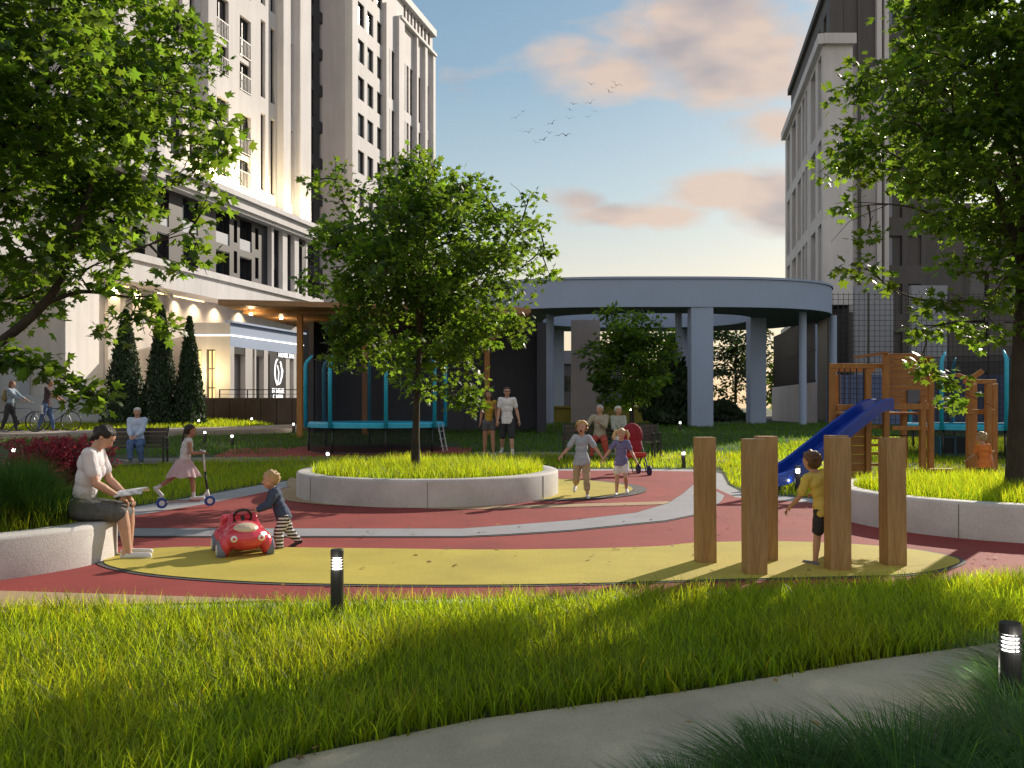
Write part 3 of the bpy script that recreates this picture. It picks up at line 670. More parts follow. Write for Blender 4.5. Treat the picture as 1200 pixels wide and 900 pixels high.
# ---------------- walls, fences and things behind ----------------
def back_things():
    # olive planter wall with long dark top
    m=MB(); m.bb(2.0,8.2,46.2,47,.5,1.45); m.bb(1.95,8.25,46.1,47.1,1.452,1.56)
    tag(m.build('garden_wall',nmat('olive_render',(.30,.27,.05),.8,.25,.6,4),bevel=.01),'long low olive garden wall seen through the pavilion','wall')
    # white sloping wall and dark bar fence
    B=empty('boundary_wall',(0,0,0),0,'white boundary wall carrying a dark vertical bar fence','wall')
    a=V((15.6,52)); b=V((15.2,44)); m=MB(); pa=at(900,494); 
    p0=V((16.6,54.5)); p1=V((15.35,43.6)); p2=V((17.2,43.6))
    m.prism([(p0.x,p0.y),(p1.x,p1.y),(p1.x+.25,p1.y),(p0.x+.25,p0.y)],.3,2.75); m.build('wall',nmat('white_wall',(.62,.58,.60),.8,.06,.7,4),B)
    m=MB()
    for i in range(44):
        t=i/43; p=p0.lerp(p1,t); m.bb(p.x+.1,p.x+.14,p.y-.02,p.y+.02,2.752,6.0)
    for z in (2.85,4.4,5.95): m.bar((p0.x+.18,p0.y,z),(p1.x+.18,p1.y,z),.04,.05)
    m.build('bar_fence',M_black,B)
    # ball court: blue panels below, mesh above
    C=empty('court_fence',(0,0,0),0,'tall dark mesh court fence with blue boards behind the wooden playset','fence')
    x0,x1,Y=15.75,32.0,42.5
    m=MB(); m.bb(x0,x1,Y+.2,Y+.28,.4,3.1); m.build('blue_board',nmat('blue_board',(.11,.17,.36),.5,.12,1.2,3),C)
    m=MB()
    x=x0
    while x<x1: m.bb(x-.03,x+.03,Y,Y+.06,.4,7.2); x+=2.0
    m.build('fence_post',M_black,C)
    m=MB(); z=.6
    while z<7.2: m.bb(x0,x1,Y+.07,Y+.085,z,z+.022); z+=.26
    x=x0
    while x<x1: m.bb(x,x+.022,Y+.09,Y+.105,.5,7.2); x+=.26
    m.build('fence_mesh',M_black,C)
    # light wall behind fence catching grid
    m=MB(); m.bb(18.9,21.0,47,47.3,.4,8.2); m.bb(22.0,24.0,47,47.3,.4,8.2)
    tag(m.build('service_block',nmat('service_render',(.30,.33,.38),.7,.08,.8,4)),'grey service wall panels standing behind the mesh court fence','wall')
    # distant low houses through the pavilion
    for nm,x,y,w_,d_,h,c,lab in (('house',2.2,70,3.2,6,5.6,(.45,.43,.45),'distant grey house with small windows seen left through the pavilion'),('house',6.0,66,5,5,4.2,(.10,.10,.12),'distant dark low house behind the garden wall')):
        H=empty(nm,(x,y,.65),0,lab,'house'); m=MB(); m.bb(-w_/2,w_/2,0,d_,-.3,h); m.build('wall',nmat('house_'+str(h),c,.8,.1,1,4),H)
        m=MB(); m.add([(-w_/2-.3,-.3,h),(w_/2+.3,-.3,h),(w_/2+.3,d_+.3,h),(-w_/2-.3,d_+.3,h),(-w_/2,d_/2,h+1.2),(w_/2,d_/2,h+1.2)],[(0,1,5,4),(2,3,4,5),(0,4,3),(1,2,5),(3,2,1,0)]); m.build('roof',M_dark,H)
        for k in range(3):
            m=MB(); xx=-w_/2+w_*(k+.5)/3; m.bb(xx-.35,xx+.35,-.06,-.003,h*.5,h*.5+1.2); m.build('window',M_glass,H)
back_things()
# ---------------- planters ----------------
def planter(outer,h,inset,name,label,soil=.05):
    B=empty(name,(0,0,0),0,label,'planter'); n=len(outer); c=sum((V((p[0],p[1])) for p in outer),V((0,0)))/n
    def ins(d):
        o=[]
        for i in range(n):
            p=V(outer[i][:2]); t=(V(outer[(i+1)%n][:2])-V(outer[i-1][:2])).normalized(); nn=V((t.y,-t.x)); 
            if nn.dot(p-c)<0: nn=-nn
            o.append(p-nn*d)
        return o
    mb=MB(); lv=[(ins(0),-.02),(ins(0),h-.035),(ins(.012),h-.01),(ins(.035),h),(ins(inset-.03),h),(ins(inset),h-.02),(ins(inset),h-.25)]
    vs=[(p[0],p[1],z) for r,z in lv for p in r]
    mb.add(vs,[(j*n+i,j*n+(i+1)%n,(j+1)*n+(i+1)%n,(j+1)*n+i) for j in range(len(lv)-1) for i in range(n)])
    o=mb.build('rim',M_conc,B,smooth=True)
    a=o.modifiers.new('e','EDGE_SPLIT'); a.split_angle=R(50)
    q0=ins(-.002); q1=ins(.01); jm=MB(); acc=0
    for i in range(n):
        a,b=V(q0[i][:2]),V(q0[(i+1)%n][:2]); acc+=(b-a).length
        if acc>2.1:
            acc=0; t=(b-a).normalized(); c1=V(q1[i][:2]); o_=(a-c1).normalized(); jm.box((a.x-o_.x*.02,a.y-o_.y*.02,(h-.03)/2),(.007,.045,h-.03),math.atan2(t.y,t.x))
    jm.build('casting_joint',nmat('joint_filler',(.16,.155,.15),.9,.1,8,2),B)
    inn=ins(inset-.01); m=MB(); m.add([(p[0],p[1],h-soil) for p in inn],[tuple(range(n))]); m.build('soil',M_ground,B)
    return inn
PC=(-1.37,14.4); 
pin_c=planter([( p.x,p.y) for p in circ(-1.4,14.45,2.18,2.25,72)],.42,.26,'round_planter','round pale concrete planter ringed with grass around the central maple')
lp=catmull([(-6.9,5.7,0),(-5.3,6.25,0),(-4.35,7.0,0),(-3.93,7.55,0),(-3.82,7.95,0),(-3.86,8.35,0),(-4.3,9.0,0),(-5.4,10.2,0),(-7,10.9,0),(-8.8,10,0),(-9.4,8,0),(-8.5,6.2,0)],8)
pin_l=planter([(p.x,p.y) for p in lp],.38,.30,'curved_planter','curved pale concrete planter at left with the seated woman on its end')
pin_r=planter([(p.x,p.y) for p in circ(6.5,10.9,2.25,2.15,72)],.42,.26,'round_planter','round pale concrete planter at right holding grass and a big maple')
# ---------------- wooden posts ----------------
def wooden_posts():
    labs=['leftmost thick wooden post on the yellow court','front wooden post of the overlapping pair left of the peeking boy','rear wooden post half hidden behind its neighbour left of the boy','front wooden post hiding half of the peeking boy','rear wooden post barely showing above the front one beside the boy','rightmost wooden post with its lit left side, nearest the right planter']
    for i,(px,py,rz,w_,h) in enumerate(((829,663.5,1,.175,1.18),(887.5,678,1,.178,1.185),(901,661,2,.178,1.185),(985.5,672.5,-2,.185,1.19),(984,659,-1,.18,1.19),(1052,667,4,.18,1.18))):
        p=at(px,py); Bx=MB(); Bx.bb(-w_/2,w_/2,0,w_*.9,.0,h); o=Bx.build('wooden_post',M_wood,bevel=.004); o.location=(p.x,p.y,0); o.rotation_euler=(R(random.uniform(-.5,.5)),R(random.uniform(-.5,.5)),R(rz))
        tag(o,labs[i],'post','square wooden posts standing on the yellow oval')
wooden_posts()
# ---------------- bollard lamps ----------------
def bollard(px,py,h,r,label,lit=12,first=[None]):
    p=at(px,py)
    if first[0] is None:
        B=empty('bollard_lamp',(0,0,0)); 
        m=MB(); m.lathe((0,0,0),[(1.15,-.03),(1.15,.015),(1,.017),(1,.72),(.9,.722),(.9,.735)],20); bd=m.build('body',M_black,B)
        m=MB(); m.lathe((0,0,0),[(.72,.735),(.72,.90)],20); m.build('lamp',M_lamp,B)
        m=MB()
        for z in (.765,.805,.845,.883): m.lathe((0,0,0),[(.74,z-.006),(.98,z-.012),(.98,z),(.74,z+.006)],20)
        for k in range(3): a=k*2.1+.5; m.bb(.83*math.cos(a)-.05,.83*math.cos(a)+.05,.83*math.sin(a)-.05,.83*math.sin(a)+.05,.73,.92)
        m.build('louvre',M_black,B)
        m=MB(); m.lathe((0,0,0),[(.9,.895),(1.0,.90),(1.0,.985),(.93,1.0)],20); m.build('cap',M_black,B)
        first[0]=B; o=B
    else: o=copy_tree(first[0])
    o.location=(p.x,p.y,p.z); o.scale=(r,r,h); tag(o,label,'bollard lamp','black bollard lamps along lawns and paths')
    l=bpy.data.lights.new('bollard_light','POINT'); l.energy=lit; l.color=(1,.93,.8); l.shadow_soft_size=.05; q=bpy.data.objects.new('bollard_light',l); COL.objects.link(q); q.location=p+V((0,-r*1.6,h*.82))
    q.parent=o; q.matrix_parent_inverse=Matrix.LocRotScale(o.location,None,o.scale).inverted()
for a in ((395,731,.50,.044,'lit black bollard lamp rising from the front lawn near the toddler',1.2),(1184,852,.475,.047,'nearest lit black bollard lamp beside the dark feathery grass at lower right',1.2),
    (576-192,548,.40,.05,'lit bollard lamp in the grass in front of the trampoline',2),(272,524,.42,.05,'lit bollard lamp on the dark lawn right of the scooter girl',2),(240,519,.42,.05,'lit bollard lamp directly behind the scooter girl',2),
    (233,503,.42,.05,'lit bollard lamp at the edge of the lawn by the last thuja',2),(295,500,.42,.05,'lit bollard lamp below the brown terrace wall',2),(344,508,.45,.05,'lit bollard lamp beside the first pergola post',2),
    (16,545,.45,.05,'lit bollard lamp behind the red shrub at far left',2),(801,548,.42,.05,'lit bollard lamp on the bright lawn left of the wooden posts',2),(797,506,.45,.05,'lit bollard lamp at the foot of a slim pavilion column',2),
    (935,578,.47,.045,'lit bollard lamp under the blue slide',2),(739,507,1.2,.05,'taller lit lamp under the small tree behind the bench',2)): bollard(a[0],a[1],a[2],a[3],a[4],a[5])
# ---------------- benches ----------------
def bench(loc,rz,label,L=1.6):
    B=empty('park_bench',loc,rz,label,'bench')
    M_bs=nmat('bench_slat',(.05,.03,.025),.5,.2,5,3,stretch=(1,8,8))
    for z,y in ((.45,-.02),(.45,.13),(.45,.28)): pass
    m=MB()
    for y in (-.18,-.05,.08,.21): m.bb(-L/2,L/2,y-.055,y+.055,.42,.45)
    m.build('seat',M_bs,B,bevel=.006)
    m=MB()
    for i in range(4): m.box((0,.31+.03*i,.53+.105*i),(L,.025,.09),Matrix.Rotation(R(-14),3,'X'))
    m.build('backrest',M_bs,B,bevel=.006)
    for s in (-1,1):
        m=MB(); x=s*(L/2+.03); m.bb(x-.025,x+.025,-.27,-.22,0,.68); m.bb(x-.025,x+.025,.25,.30,0,.68); m.bb(x-.026,x+.026,-.27,.30,.64,.68); m.bb(x-.025,x+.025,-.22,.25,.37,.42); m.bar((x,.28,.66),(x,.42,.92),.04,.04); m.build('side_frame',M_black,B,bevel=.004)
    return B
# ---------------- trampolines ----------------
def trampoline():
    B=empty('trampoline',(0,0,0),0); r=1.95; zr=.86
    m=MB(); n=48
    prof=[(r-.33,zr+.015),(r-.30,zr+.045),(r,zr+.055),(r+.07,zr+.01),(r+.075,zr-.10),(r+.05,zr-.10),(r+.04,zr-.02),(r-.30,zr-.0)]
    vs=[];fs=[]
    for q,z in prof:
        for k in range(n): a=2*math.pi*k/n; vs.append((q*math.cos(a),q*math.sin(a),z))
    for i in range(len(prof)):
        for k in range(n): fs.append((i*n+k,i*n+(k+1)%n,((i+1)%len(prof))*n+(k+1)%n,((i+1)%len(prof))*n+k))
    m.add(vs,fs); m.build('edge_pad',M_tblue,B,smooth=False)
    m=MB(); m.add([(( r-.31)*math.cos(2*math.pi*k/n),(r-.31)*math.sin(2*math.pi*k/n),zr-.01) for k in range(n)],[tuple(range(n))]); m.build('jump_mat',M_mat,B)
    for k in range(8):
        a=2*math.pi*(k+.35)/8; c,s=math.cos(a),math.sin(a); q=r+.12
        m=MB(); m.tube([(q*c,q*s,zr-.1),(q*c,q*s,2.55),((q-.04)*c,(q-.04)*s,2.66),((q-.20)*c,(q-.20)*s,2.85)],[.055,.055,.05,.025],10); m.build('net_pole',M_tblue,B,smooth=True)
    for k in range(8):
        a=2*math.pi*(k+.35)/8; c,s=math.cos(a),math.sin(a); m=MB(); m.tube([(1.98*c,1.98*s,zr-.1),(1.98*c,1.98*s,-.05)],.03,8); m.build('leg',M_black,B,smooth=True)
    m=MB(); m.tube([(1.98*math.cos(2*math.pi*k/24),1.98*math.sin(2*math.pi*k/24),.06) for k in range(25)],.022,6); m.build('base_ring',M_black,B)
    m=MB(); rr=r-.16; m.add([(rr*math.cos(2*math.pi*k/n),rr*math.sin(2*math.pi*k/n),z) for z in (zr,2.72) for k in range(n)],[(k,(k+1)%n,(k+1)%n+n,k+n) for k in range(n)])
    nt=m.build('safety_net',M_net,B)
    m=MB(); m.tube([(rr*math.cos(2*math.pi*k/n),rr*math.sin(2*math.pi*k/n),2.73) for k in range(n+1)],.012,5); m.build('net_edge',M_black,nt)
    m=MB(); rr=1.98; m.add([(rr*math.cos(2*math.pi*k/n),rr*math.sin(2*math.pi*k/n),z) for z in (.08,zr-.1) for k in range(n)],[(k,(k+1)%n,(k+1)%n+n,k+n) for k in range(n)]); m.build('skirt',M_net,B)
    for s in (0,): 
        m=MB(); a=R(-20); b=V((1.95*math.cos(a),1.95*math.sin(a),0)); t=V((-math.sin(a),math.cos(a),0)); top=V((2.06*math.cos(a),2.06*math.sin(a),zr))
        for q in (-.14,.14): m.tube([b*1.15+t*q,top+t*q],.018,6)
        for f in (.25,.5,.75): c=(b*1.15).lerp(top,f); m.tube([c-t*.2,c+t*.2],.018,6)
        m.build('ladder',M_steel,B)
    return B
T1=trampoline(); T1.location=(-4.02,25.4,.13); tag(T1,'blue rimmed trampoline with net poles standing before the pergola','trampoline','trampolines with blue pads and nets')
T2=copy_tree(T1); T2.location=(13.1,24.0,.1); T2.rotation_euler.z=R(20); tag(T2,'blue rimmed trampoline partly hidden behind the right maple trunk','trampoline','trampolines with blue pads and nets')
T2.scale=(.95,.95,1.0)
# ---------------- playset with slide ----------------
def playset():
    B=empty('wooden_playset',(0,0,0),0,'wooden climbing playset with plank gable, ladders and blue slide','playset')
    Y=16.4; k=Y/1000
    def X(px): return (px-600)*k
    def Z(py,y=Y): return CAMH+(HOR-py)*y/1000
    def post(px,y,z1,z0=-.1,w_=.105,nm='post'):
        m=MB(); x=(px-600)/1000*y; m.bb(x-w_/2,x+w_/2,y-w_/2,y+w_/2,z0,z1); return m.build(nm,M_pwood,B,bevel=.008)
    zt=Z(432)
    post(975.5,Y,zt); post(1017,Y,zt+.0); post(1038,Y-.1,Z(415)); post(1081,Y-.1,Z(470)); post(1090.5,17.2,Z(420)); post(1059,17.3,Z(470)); post(981,17.9,Z(435)); post(1017,17.9,Z(435))
    m=MB(); m.bb(X(972),X(1034),Y-.04,Y+.04,zt+.003,zt+.1); m.bb(X(980),X(1012),Y-.05,Y+.05,Z(481),Z(474)); m.bb(6.75,7.6,17.86,17.94,zt+.003,zt+.1); m.build('top_beam',M_pwood,B,bevel=.008)
    m=MB(); m.bb(6.75,8.0,Y+.08,17.9,Z(486),Z(483)); m.build('deck',M_plank,B,bevel=.006)
    m=MB()
    for px in (984,990.5,997,1004.5,1012.5): m.tube([(X(px),Y+.02,zt),(X(px),Y+.02,Z(474))],.014,6)
    m.build('guard_bars',nmat('dark_blue_bar',(.01,.02,.06),.4,.1,5,2),B)
    # plank gable
    m=MB(); x0,x1=X(1035.5)+.04,X(1086); zz=Z(472)
    for i in range(8):
        z=zz+i*.119; m.bb(x0,x1-(.0 if i<6 else (i-5)*.05),Y-.02,Y+.02,z,z+.114)
    m.build('plank_wall',M_plank,B,bevel=.004)
    m=MB()
    m.bar((X(1034),16.2,Z(414)),(X(1034),17.7,Z(414)),.08,.04); m.bar((X(1086),Y+.1,Z(418)),(X(1098),17.2,Z(430)),.3,.04); m.bar((X(1082),17.2,Z(421)),(X(1096),17.2,Z(436)),.25,.04); m.build('roof_board',M_plank,B)
    m=MB(); m.bb(X(1038),X(1084),Y-.16,Y-.06,Z(480),Z(473)); m.bb(X(1042),X(1083),Y-.14,Y-.08,Z(504),Z(499)); m.bb(X(1018),X(1042),Y-.03,Y+.03,Z(502),Z(498)); m.bb(X(1059),X(1078),Y-.12,Y-.07,Z(503),Z(500)); m.build('rail',M_pwood,B,bevel=.006)
    m=MB()
    for py in (512,520,530,543,556): m.bb(X(1020),X(1035),Y-.03,Y+.03,Z(py+3),Z(py))
    m.build('ladder_rung',M_pwood,B,bevel=.005)
    m=MB(); m.tube([(X(1020),Y,Z(511)),(X(1092),Y+.3,Z(510.5))],.012,6); m.build('rope',M_black,B)
    m=MB()
    for i in range(6): z=.05+i*.17; m.bb(X(998),X(1014),Y+.0,Y+.04,z,z+.165)
    m.bb(X(980),X(1014),Y+.06,Y+.1,Z(498),Z(487)); m.build('side_panel',M_plank,B,bevel=.004)
    m=MB(); m.bb(X(1062),X(1076),Y-.06,Y-.03,Z(474),Z(457)); m.build('grey_plate',nmat('grey_plate',(.10,.11,.15),.5,.1,3,2),B)
    m=MB(); m.tube([(X(1088),17.3,Z(478)),(X(1140),17.3,Z(478))],.016,8); m.build('pull_up_bar',nmat('red_bar',(.35,.05,.03),.4,.1,5,2),B)
    m=MB(); m.bar((X(1042),Y-.2,.16),(X(1078),Y-.2,.16),.1,.12); m.bar((X(1086),16.9,.2),(X(1140),16.9,.2),.1,.1); m.build('ground_beam',M_pwood,B,bevel=.006)
    # second small frame
    for px,y,z1 in ((1136,17.3,Z(447)),(1141,18.1,Z(447)),(1158,17.1,Z(449)),(1165,18.1,Z(447))): post(px,y,z1)
    m=MB(); m.bar((13.4*0+(1136-600)*.0173,17.3,2.02),((1150-600)*.0173,17.25,2.2),.06,.1); m.bar(((1121-600)*.0173,17.3,2.12),((1146-600)*.0173,17.3,1.98),.05,.08); m.bb(9.2,9.75,17.22,17.3,1.32,1.42); m.bb(9.2,9.75,17.22,17.3,.5,.58); m.bar((9.1,17.2,1.98),(9.75,17.2,1.98),.06,.09); m.build('cross_beam',M_pwood,B,bevel=.005)
    # slide
    sl=[(7.05,16.15,1.44),(6.8,16.08,1.40),(6.3,15.9,1.10),(5.65,15.6,.68),(5.05,15.25,.32),(4.6,14.95,.16),(4.25,14.7,.13)]
    C=catmull(sl,5,False); prof=[(-.27,.17),(-.245,.19),(-.21,.17),(-.19,.02),(0,0),(.19,.02),(.21,.17),(.245,.19),(.27,.17),(.27,-.03),(0,-.05),(-.27,-.03)]
    vs=[];n=len(prof)
    for i,c in enumerate(C):
        t=(C[min(i+1,len(C)-1)]-C[max(i-1,0)]).normalized(); sd_=t.cross(V((0,0,1))).normalized(); up=sd_.cross(t)
        for a,b in prof: vs.append(c+sd_*a+up*b)
    m=MB(); m.add(vs,[(i*n+j,i*n+(j+1)%n,(i+1)*n+(j+1)%n,(i+1)*n+j) for i in range(len(C)-1) for j in range(n)]+[tuple(range(n)),tuple(range((len(C)-1)*n,len(C)*n))[::-1]])
    s=m.build('slide',M_slide,B,smooth=True); s.modifiers.new('e','EDGE_SPLIT').split_angle=R(40)
    m=MB(); m.box((4.4,14.85,.045),(.5,.45,.10),R(28)); m.build('slide_foot',nmat('slide_foot',(.02,.04,.16),.5,.1,5,2),s,bevel=.02)
    m=MB(); m.tube([(6.1,15.85,1.0),(6.1,15.85,-.05)],.02,6); m.build('support_leg',M_black,s)
playset()
def blue_box():
    p=at(1119,536); B=empty('toy_cabinet',(p.x,p.y,p.z),0,'small blue play cabinet with two dark openings behind the child in orange','cabinet')
    M_c=nmat('cabinet_blue',(.04,.20,.32),.5,.1,4,2); m=MB(); m.bb(-.38,.38,0,.35,.06,.56); m.build('body',nmat('cab_dark',(.01,.015,.025),.5,.1,4,2),B)
    m=MB()
    for x0,x1,z0,z1 in ((-.40,-.33,.04,.58),(.33,.40,.04,.58),(-.035,.035,.10,.52),(-.33,.33,.04,.10),(-.33,.33,.52,.58)): m.bb(x0,x1,-.03,.37 if abs(x0)>.1 or x1-x0>.2 else 0,z0,z1)
    m.build('frame',M_c,B,bevel=.006)
blue_box()
def flag_table(): pass
# ---------------- vegetation ----------------
def leaf_template(kind):
    if kind=='maple':
        pol=[(0,.60),(24,.30),(48,.56),(78,.27),(108,.42),(145,.22),(180,.16),(215,.22),(252,.42),(282,.27),(312,.56),(336,.30)]
        c=np.array([.45,0,0]); pts=[c+np.array([r*math.cos(R(a)),r*math.sin(R(a)),-.10*abs(math.sin(R(a)))*r-.12*max(0,math.cos(R(a)))*r]) for a,r in pol]
        T=np.array([c+np.array([0,0,.03])]+pts); F=np.array([(0,i,1+(i%12)) for i in range(1,13)]); return T,F
    if kind=='quad':
        return np.array([[0,0,0],[.5,.3,-.05],[1,0,-.1],[.5,-.3,-.05]]),np.array([(0,1,2),(0,2,3)])
    if kind=='spray':
        return np.array([[0,0,0],[.45,.16,0],[1,.03,0],[1,-.03,0],[.45,-.16,0]]),np.array([(0,1,4),(1,2,3),(1,3,4)])
def rand_frames(n,up_bias,out,droop,g):
    """orthonormal frames: x along leaf, z normal"""
    nrm=g.normal(size=(n,3)); nrm[:,2]=np.abs(nrm[:,2])+up_bias; nrm/=np.linalg.norm(nrm,axis=1)[:,None]
    d=out+g.normal(size=(n,3))*.8; d[:,2]-=droop
    d-=nrm*np.sum(d*nrm,1)[:,None]; d/=np.linalg.norm(d,axis=1)[:,None]+1e-9
    y=np.cross(nrm,d); return d,y,nrm
def leaves(name,cent,size,kind,mat,parent,out,g,up_bias=.5,droop=.5,tintvar=.25,yellow=.0,svar=.38,ctint=None):
    T,F=leaf_template(kind); n=len(cent); dx,dy,dz=rand_frames(n,up_bias,out,droop,g)
    s=size*(1+svar*(g.random(n)*2-1))
    v=cent[:,None,:]+s[:,None,None]*(T[None,:,0,None]*dx[:,None]+T[None,:,1,None]*dy[:,None]+T[None,:,2,None]*dz[:,None])
    f=F[None]+(np.arange(n)*len(T))[:,None,None]
    t=(1+tintvar*(g.random(n)*2-1))[:,None]*np.array([[1,1,1]]); t[:,0]*=1+yellow*g.random(n)
    if ctint is not None: t=t*ctint[:,None]
    return npmesh(name,v.reshape(-1,3),f.reshape(-1,F.shape[1]),F.shape[1],mat,parent,np.repeat(t,len(T),0))
def curve3(a,b,bend,g,n=7):
    a,b=np.array(a,float),np.array(b,float); L=np.linalg.norm(b-a); off=g.normal(size=3)*bend*L; off[2]+=bend*L*.5
    w1=a+(b-a)*.33+off; w2=a+(b-a)*.7+off*.6; out=[]
    for i in range(n+1):
        t=i/n; out.append((1-t)**3*a+3*(1-t)**2*t*w1+3*(1-t)*t*t*w2+t**3*b)
    return out
def tree(name,base,height,C,Rd,label,group,seed,ncl=150,nleaf=52,lsize=.115,trunk_r=.075,lean=(0,0),extra=(),nlimb=12,clr=.30,kind='maple',mat=None,split=.28,dens=.35,cat='tree',limbs_extra=(),yellow=.3):
    g=np.random.default_rng(seed); mat=mat or M_leaf; base=np.array(base,float); C=np.array(C,float); Rd=np.array(Rd,float)
    B=empty(name,V(base),0,label,cat,group)
    C=C-base; mb=MB()
    top=np.array([C[0]*.9+lean[0],C[1]*.9+lean[1],C[2]+Rd[2]*.75])
    tr=[np.array([0,0,-.15]),np.array([0.0,0,.05])]
    for i in range(1,9): t=i/8; wv=np.array([math.sin(t*5+seed),math.cos(t*4+seed),0])*.05*height/6*t; tr.append(top*np.array([t**1.3,t**1.3,t])+wv)
    rr=[trunk_r*1.35,trunk_r*1.1]+[trunk_r*(1-.86*(i/8)**.8) for i in range(1,9)]
    mb.tube([V(p) for p in tr],rr,10); sk=[]
    def addsk(pts): 
        for p in pts: sk.append(np.array(p))
    for p,q in zip(tr[2:-1],tr[3:]): addsk([p,(p+q)/2])
    # clusters
    cl=[]
    off=g.random(3)*50; tries=0
    while len(cl)<ncl and tries<ncl*40:
        tries+=1
        u=g.normal(size=3); u/=np.linalg.norm(u); r=g.random()**.42; 
        lob=noise.noise(V(u*2.1+off)); R_=1+.34*lob
        p=u*r*R_
        # egg-shaped: narrower at the top
        if p[2]>0: p[0]*=1-.22*p[2]; p[1]*=1-.22*p[2]
        nz_=noise.noise(V(p*2.6+off+9))
        if nz_<-dens: continue
        cl.append(C+p*Rd)
    cl=[c for c in cl]; ex=[np.array(e,float)-base for e in extra]; allc=cl+ex
    for i in range(nlimb):
        t=split+(.92-split)*(i+.5)/nlimb; idx=2+t*7; a=int(idx); st=tr[min(a,9)]+(tr[min(a+1,9)]-tr[min(a,9)])*(idx-a)
        an=i*2.4+g.random()*.5; el=.25+.9*t; r=.72
        en=C+Rd*np.array([math.cos(an)*math.cos(el)*r,math.sin(an)*math.cos(el)*r,(math.sin(el)-.35)*r*1.1])
        pts=curve3(st,en,.10,g,8); r0=trunk_r*(.55-.3*t); mb.tube([V(p) for p in pts],[r0*(1-.8*k/8) for k in range(9)],7,caps=False); addsk(pts[1:])
    for le in limbs_extra:
        pts=[np.array(p,float)-base for p in le[0]]; cp=catmull([tuple(p) for p in pts],5,False); m_=len(cp)
        mb.tube(cp,[le[1]+(le[2]-le[1])*k/(m_-1) for k in range(m_)],8,caps=False); addsk([np.array(p) for p in cp])
    SK=np.array(sk)
    for c in sorted(allc,key=lambda c:np.linalg.norm(c-C)):
        d=np.linalg.norm(SK-c,axis=1)+np.maximum(0,SK[:,2]-c[2])*.5; a=SK[np.argmin(d)]
        if np.linalg.norm(a-c)<.05: continue
        pts=curve3(a,c,.12,g,4); mb.tube([V(p) for p in pts],[.016,.013,.010,.007,.004],5,caps=False)
        if np.linalg.norm(a-c)<1.2: SK=np.vstack([SK,pts[2:]])
        for _ in range(2):
            q=c+g.normal(size=3)*clr*.38; mb.tube([V(pts[2]),V((pts[3]+q)/2+np.array([0,0,.03])),V(q)],[.006,.005,.003],4,caps=False)
    mb.build('trunk',M_bark,B,smooth=True)
    cc=np.array(allc); isx=np.arange(len(cc))>=len(cl); k=np.repeat(np.arange(len(cc)),np.where(isx,int(nleaf*.55),nleaf)); o=g.normal(size=(len(k),3)); o/=np.linalg.norm(o,axis=1)[:,None]; o*=(g.random(len(k))**.5)[:,None]*np.array([1.15,1.15,.75])*clr*((0.8+.5*g.random(len(cc)))*np.where(isx,.62,1))[k][:,None]
    pos=cc[k]+o; out=o/ (np.linalg.norm(o,axis=1)[:,None]+1e-6)*.6+(pos-C)/(np.linalg.norm(pos-C,axis=1)[:,None]+1e-6)*.6
    tl=1+.32*(g.random(len(cc))*2-1)
    ob=leaves('crown',pos,lsize,kind,mat,B,out,g,yellow=yellow,ctint=tl[k])
    return B
tree('maple_tree',(-1.63,14.4,.4),5.6,(-1.45,14.4,3.72),(1.88,1.8,1.95),'leafy green maple growing from the central round planter','maple trees',11,ncl=205,nleaf=70,lsize=.125,
     extra=[(-.95,13.9,1.55),(-.72,13.8,1.72),(-1.15,14.0,1.75),(-.6,13.9,1.5),(-3.3,14.2,5.2),(-2.9,14.4,5.5),(.45,14.3,4.5),(.55,14.3,4.1),(.3,14.4,5.0),(.62,14.3,3.7),(.1,14.3,2.6),(-2.7,14.2,2.4),(-2.9,14.2,2.7)],clr=.29)
tree('maple_tree',(6.42,10.85,.4),7.4,(6.65,10.8,5.3),(2.3,2.1,2.3),'large green maple growing from the right planter with its crown cut by the frame','maple trees',5,ncl=300,nleaf=70,lsize=.13,trunk_r=.13,
     extra=[(4.35,10.4,3.55),(4.15,10.5,3.9),(4.25,10.5,3.2),(4.5,10.4,4.9),(4.6,10.3,5.5),(4.9,10.3,2.0),(5.2,10.2,1.8),(5.35,10.3,1.55),(5.0,10.4,2.4),(5.4,10.4,2.5),(5.8,10.4,2.3),(5.1,10.4,2.75),(6.9,10.2,2.3),(4.5,10.4,3.0)]+[(5.2+.21*i,10.3+.3*math.sin(i*2.3),2.75+.45*math.sin(i*1.7)+.02*i) for i in range(18)],clr=.31,nlimb=16)
lx=[(-4.78,8.5,1.90),(-4.62,8.5,1.86),(-4.42,8.55,1.70),(-4.28,8.6,1.62),(-4.18,8.6,1.54),(-4.35,8.6,1.58),(-4.98,8.5,1.96),(-5.15,8.5,1.95),(-4.9,8.5,1.97),(-5.0,8.6,2.9),(-4.7,8.7,3.0),(-4.4,8.7,2.8),(-4.9,8.8,3.2),(-4.1,8.7,2.95),(-4.5,8.7,3.2),(-5.2,8.7,3.1),(-4.05,8.7,2.25),(-3.9,8.8,2.45),(-3.75,8.8,2.6),(-4.15,8.8,2.75),(-3.55,8.9,2.9),(-3.3,9,3.1),(-3.2,9,3.6),(-3.1,9,4.1),(-3.05,9,4.3),(-3.2,9,4.6),(-3.4,9,3.3),(-3.6,8.9,2.3)]
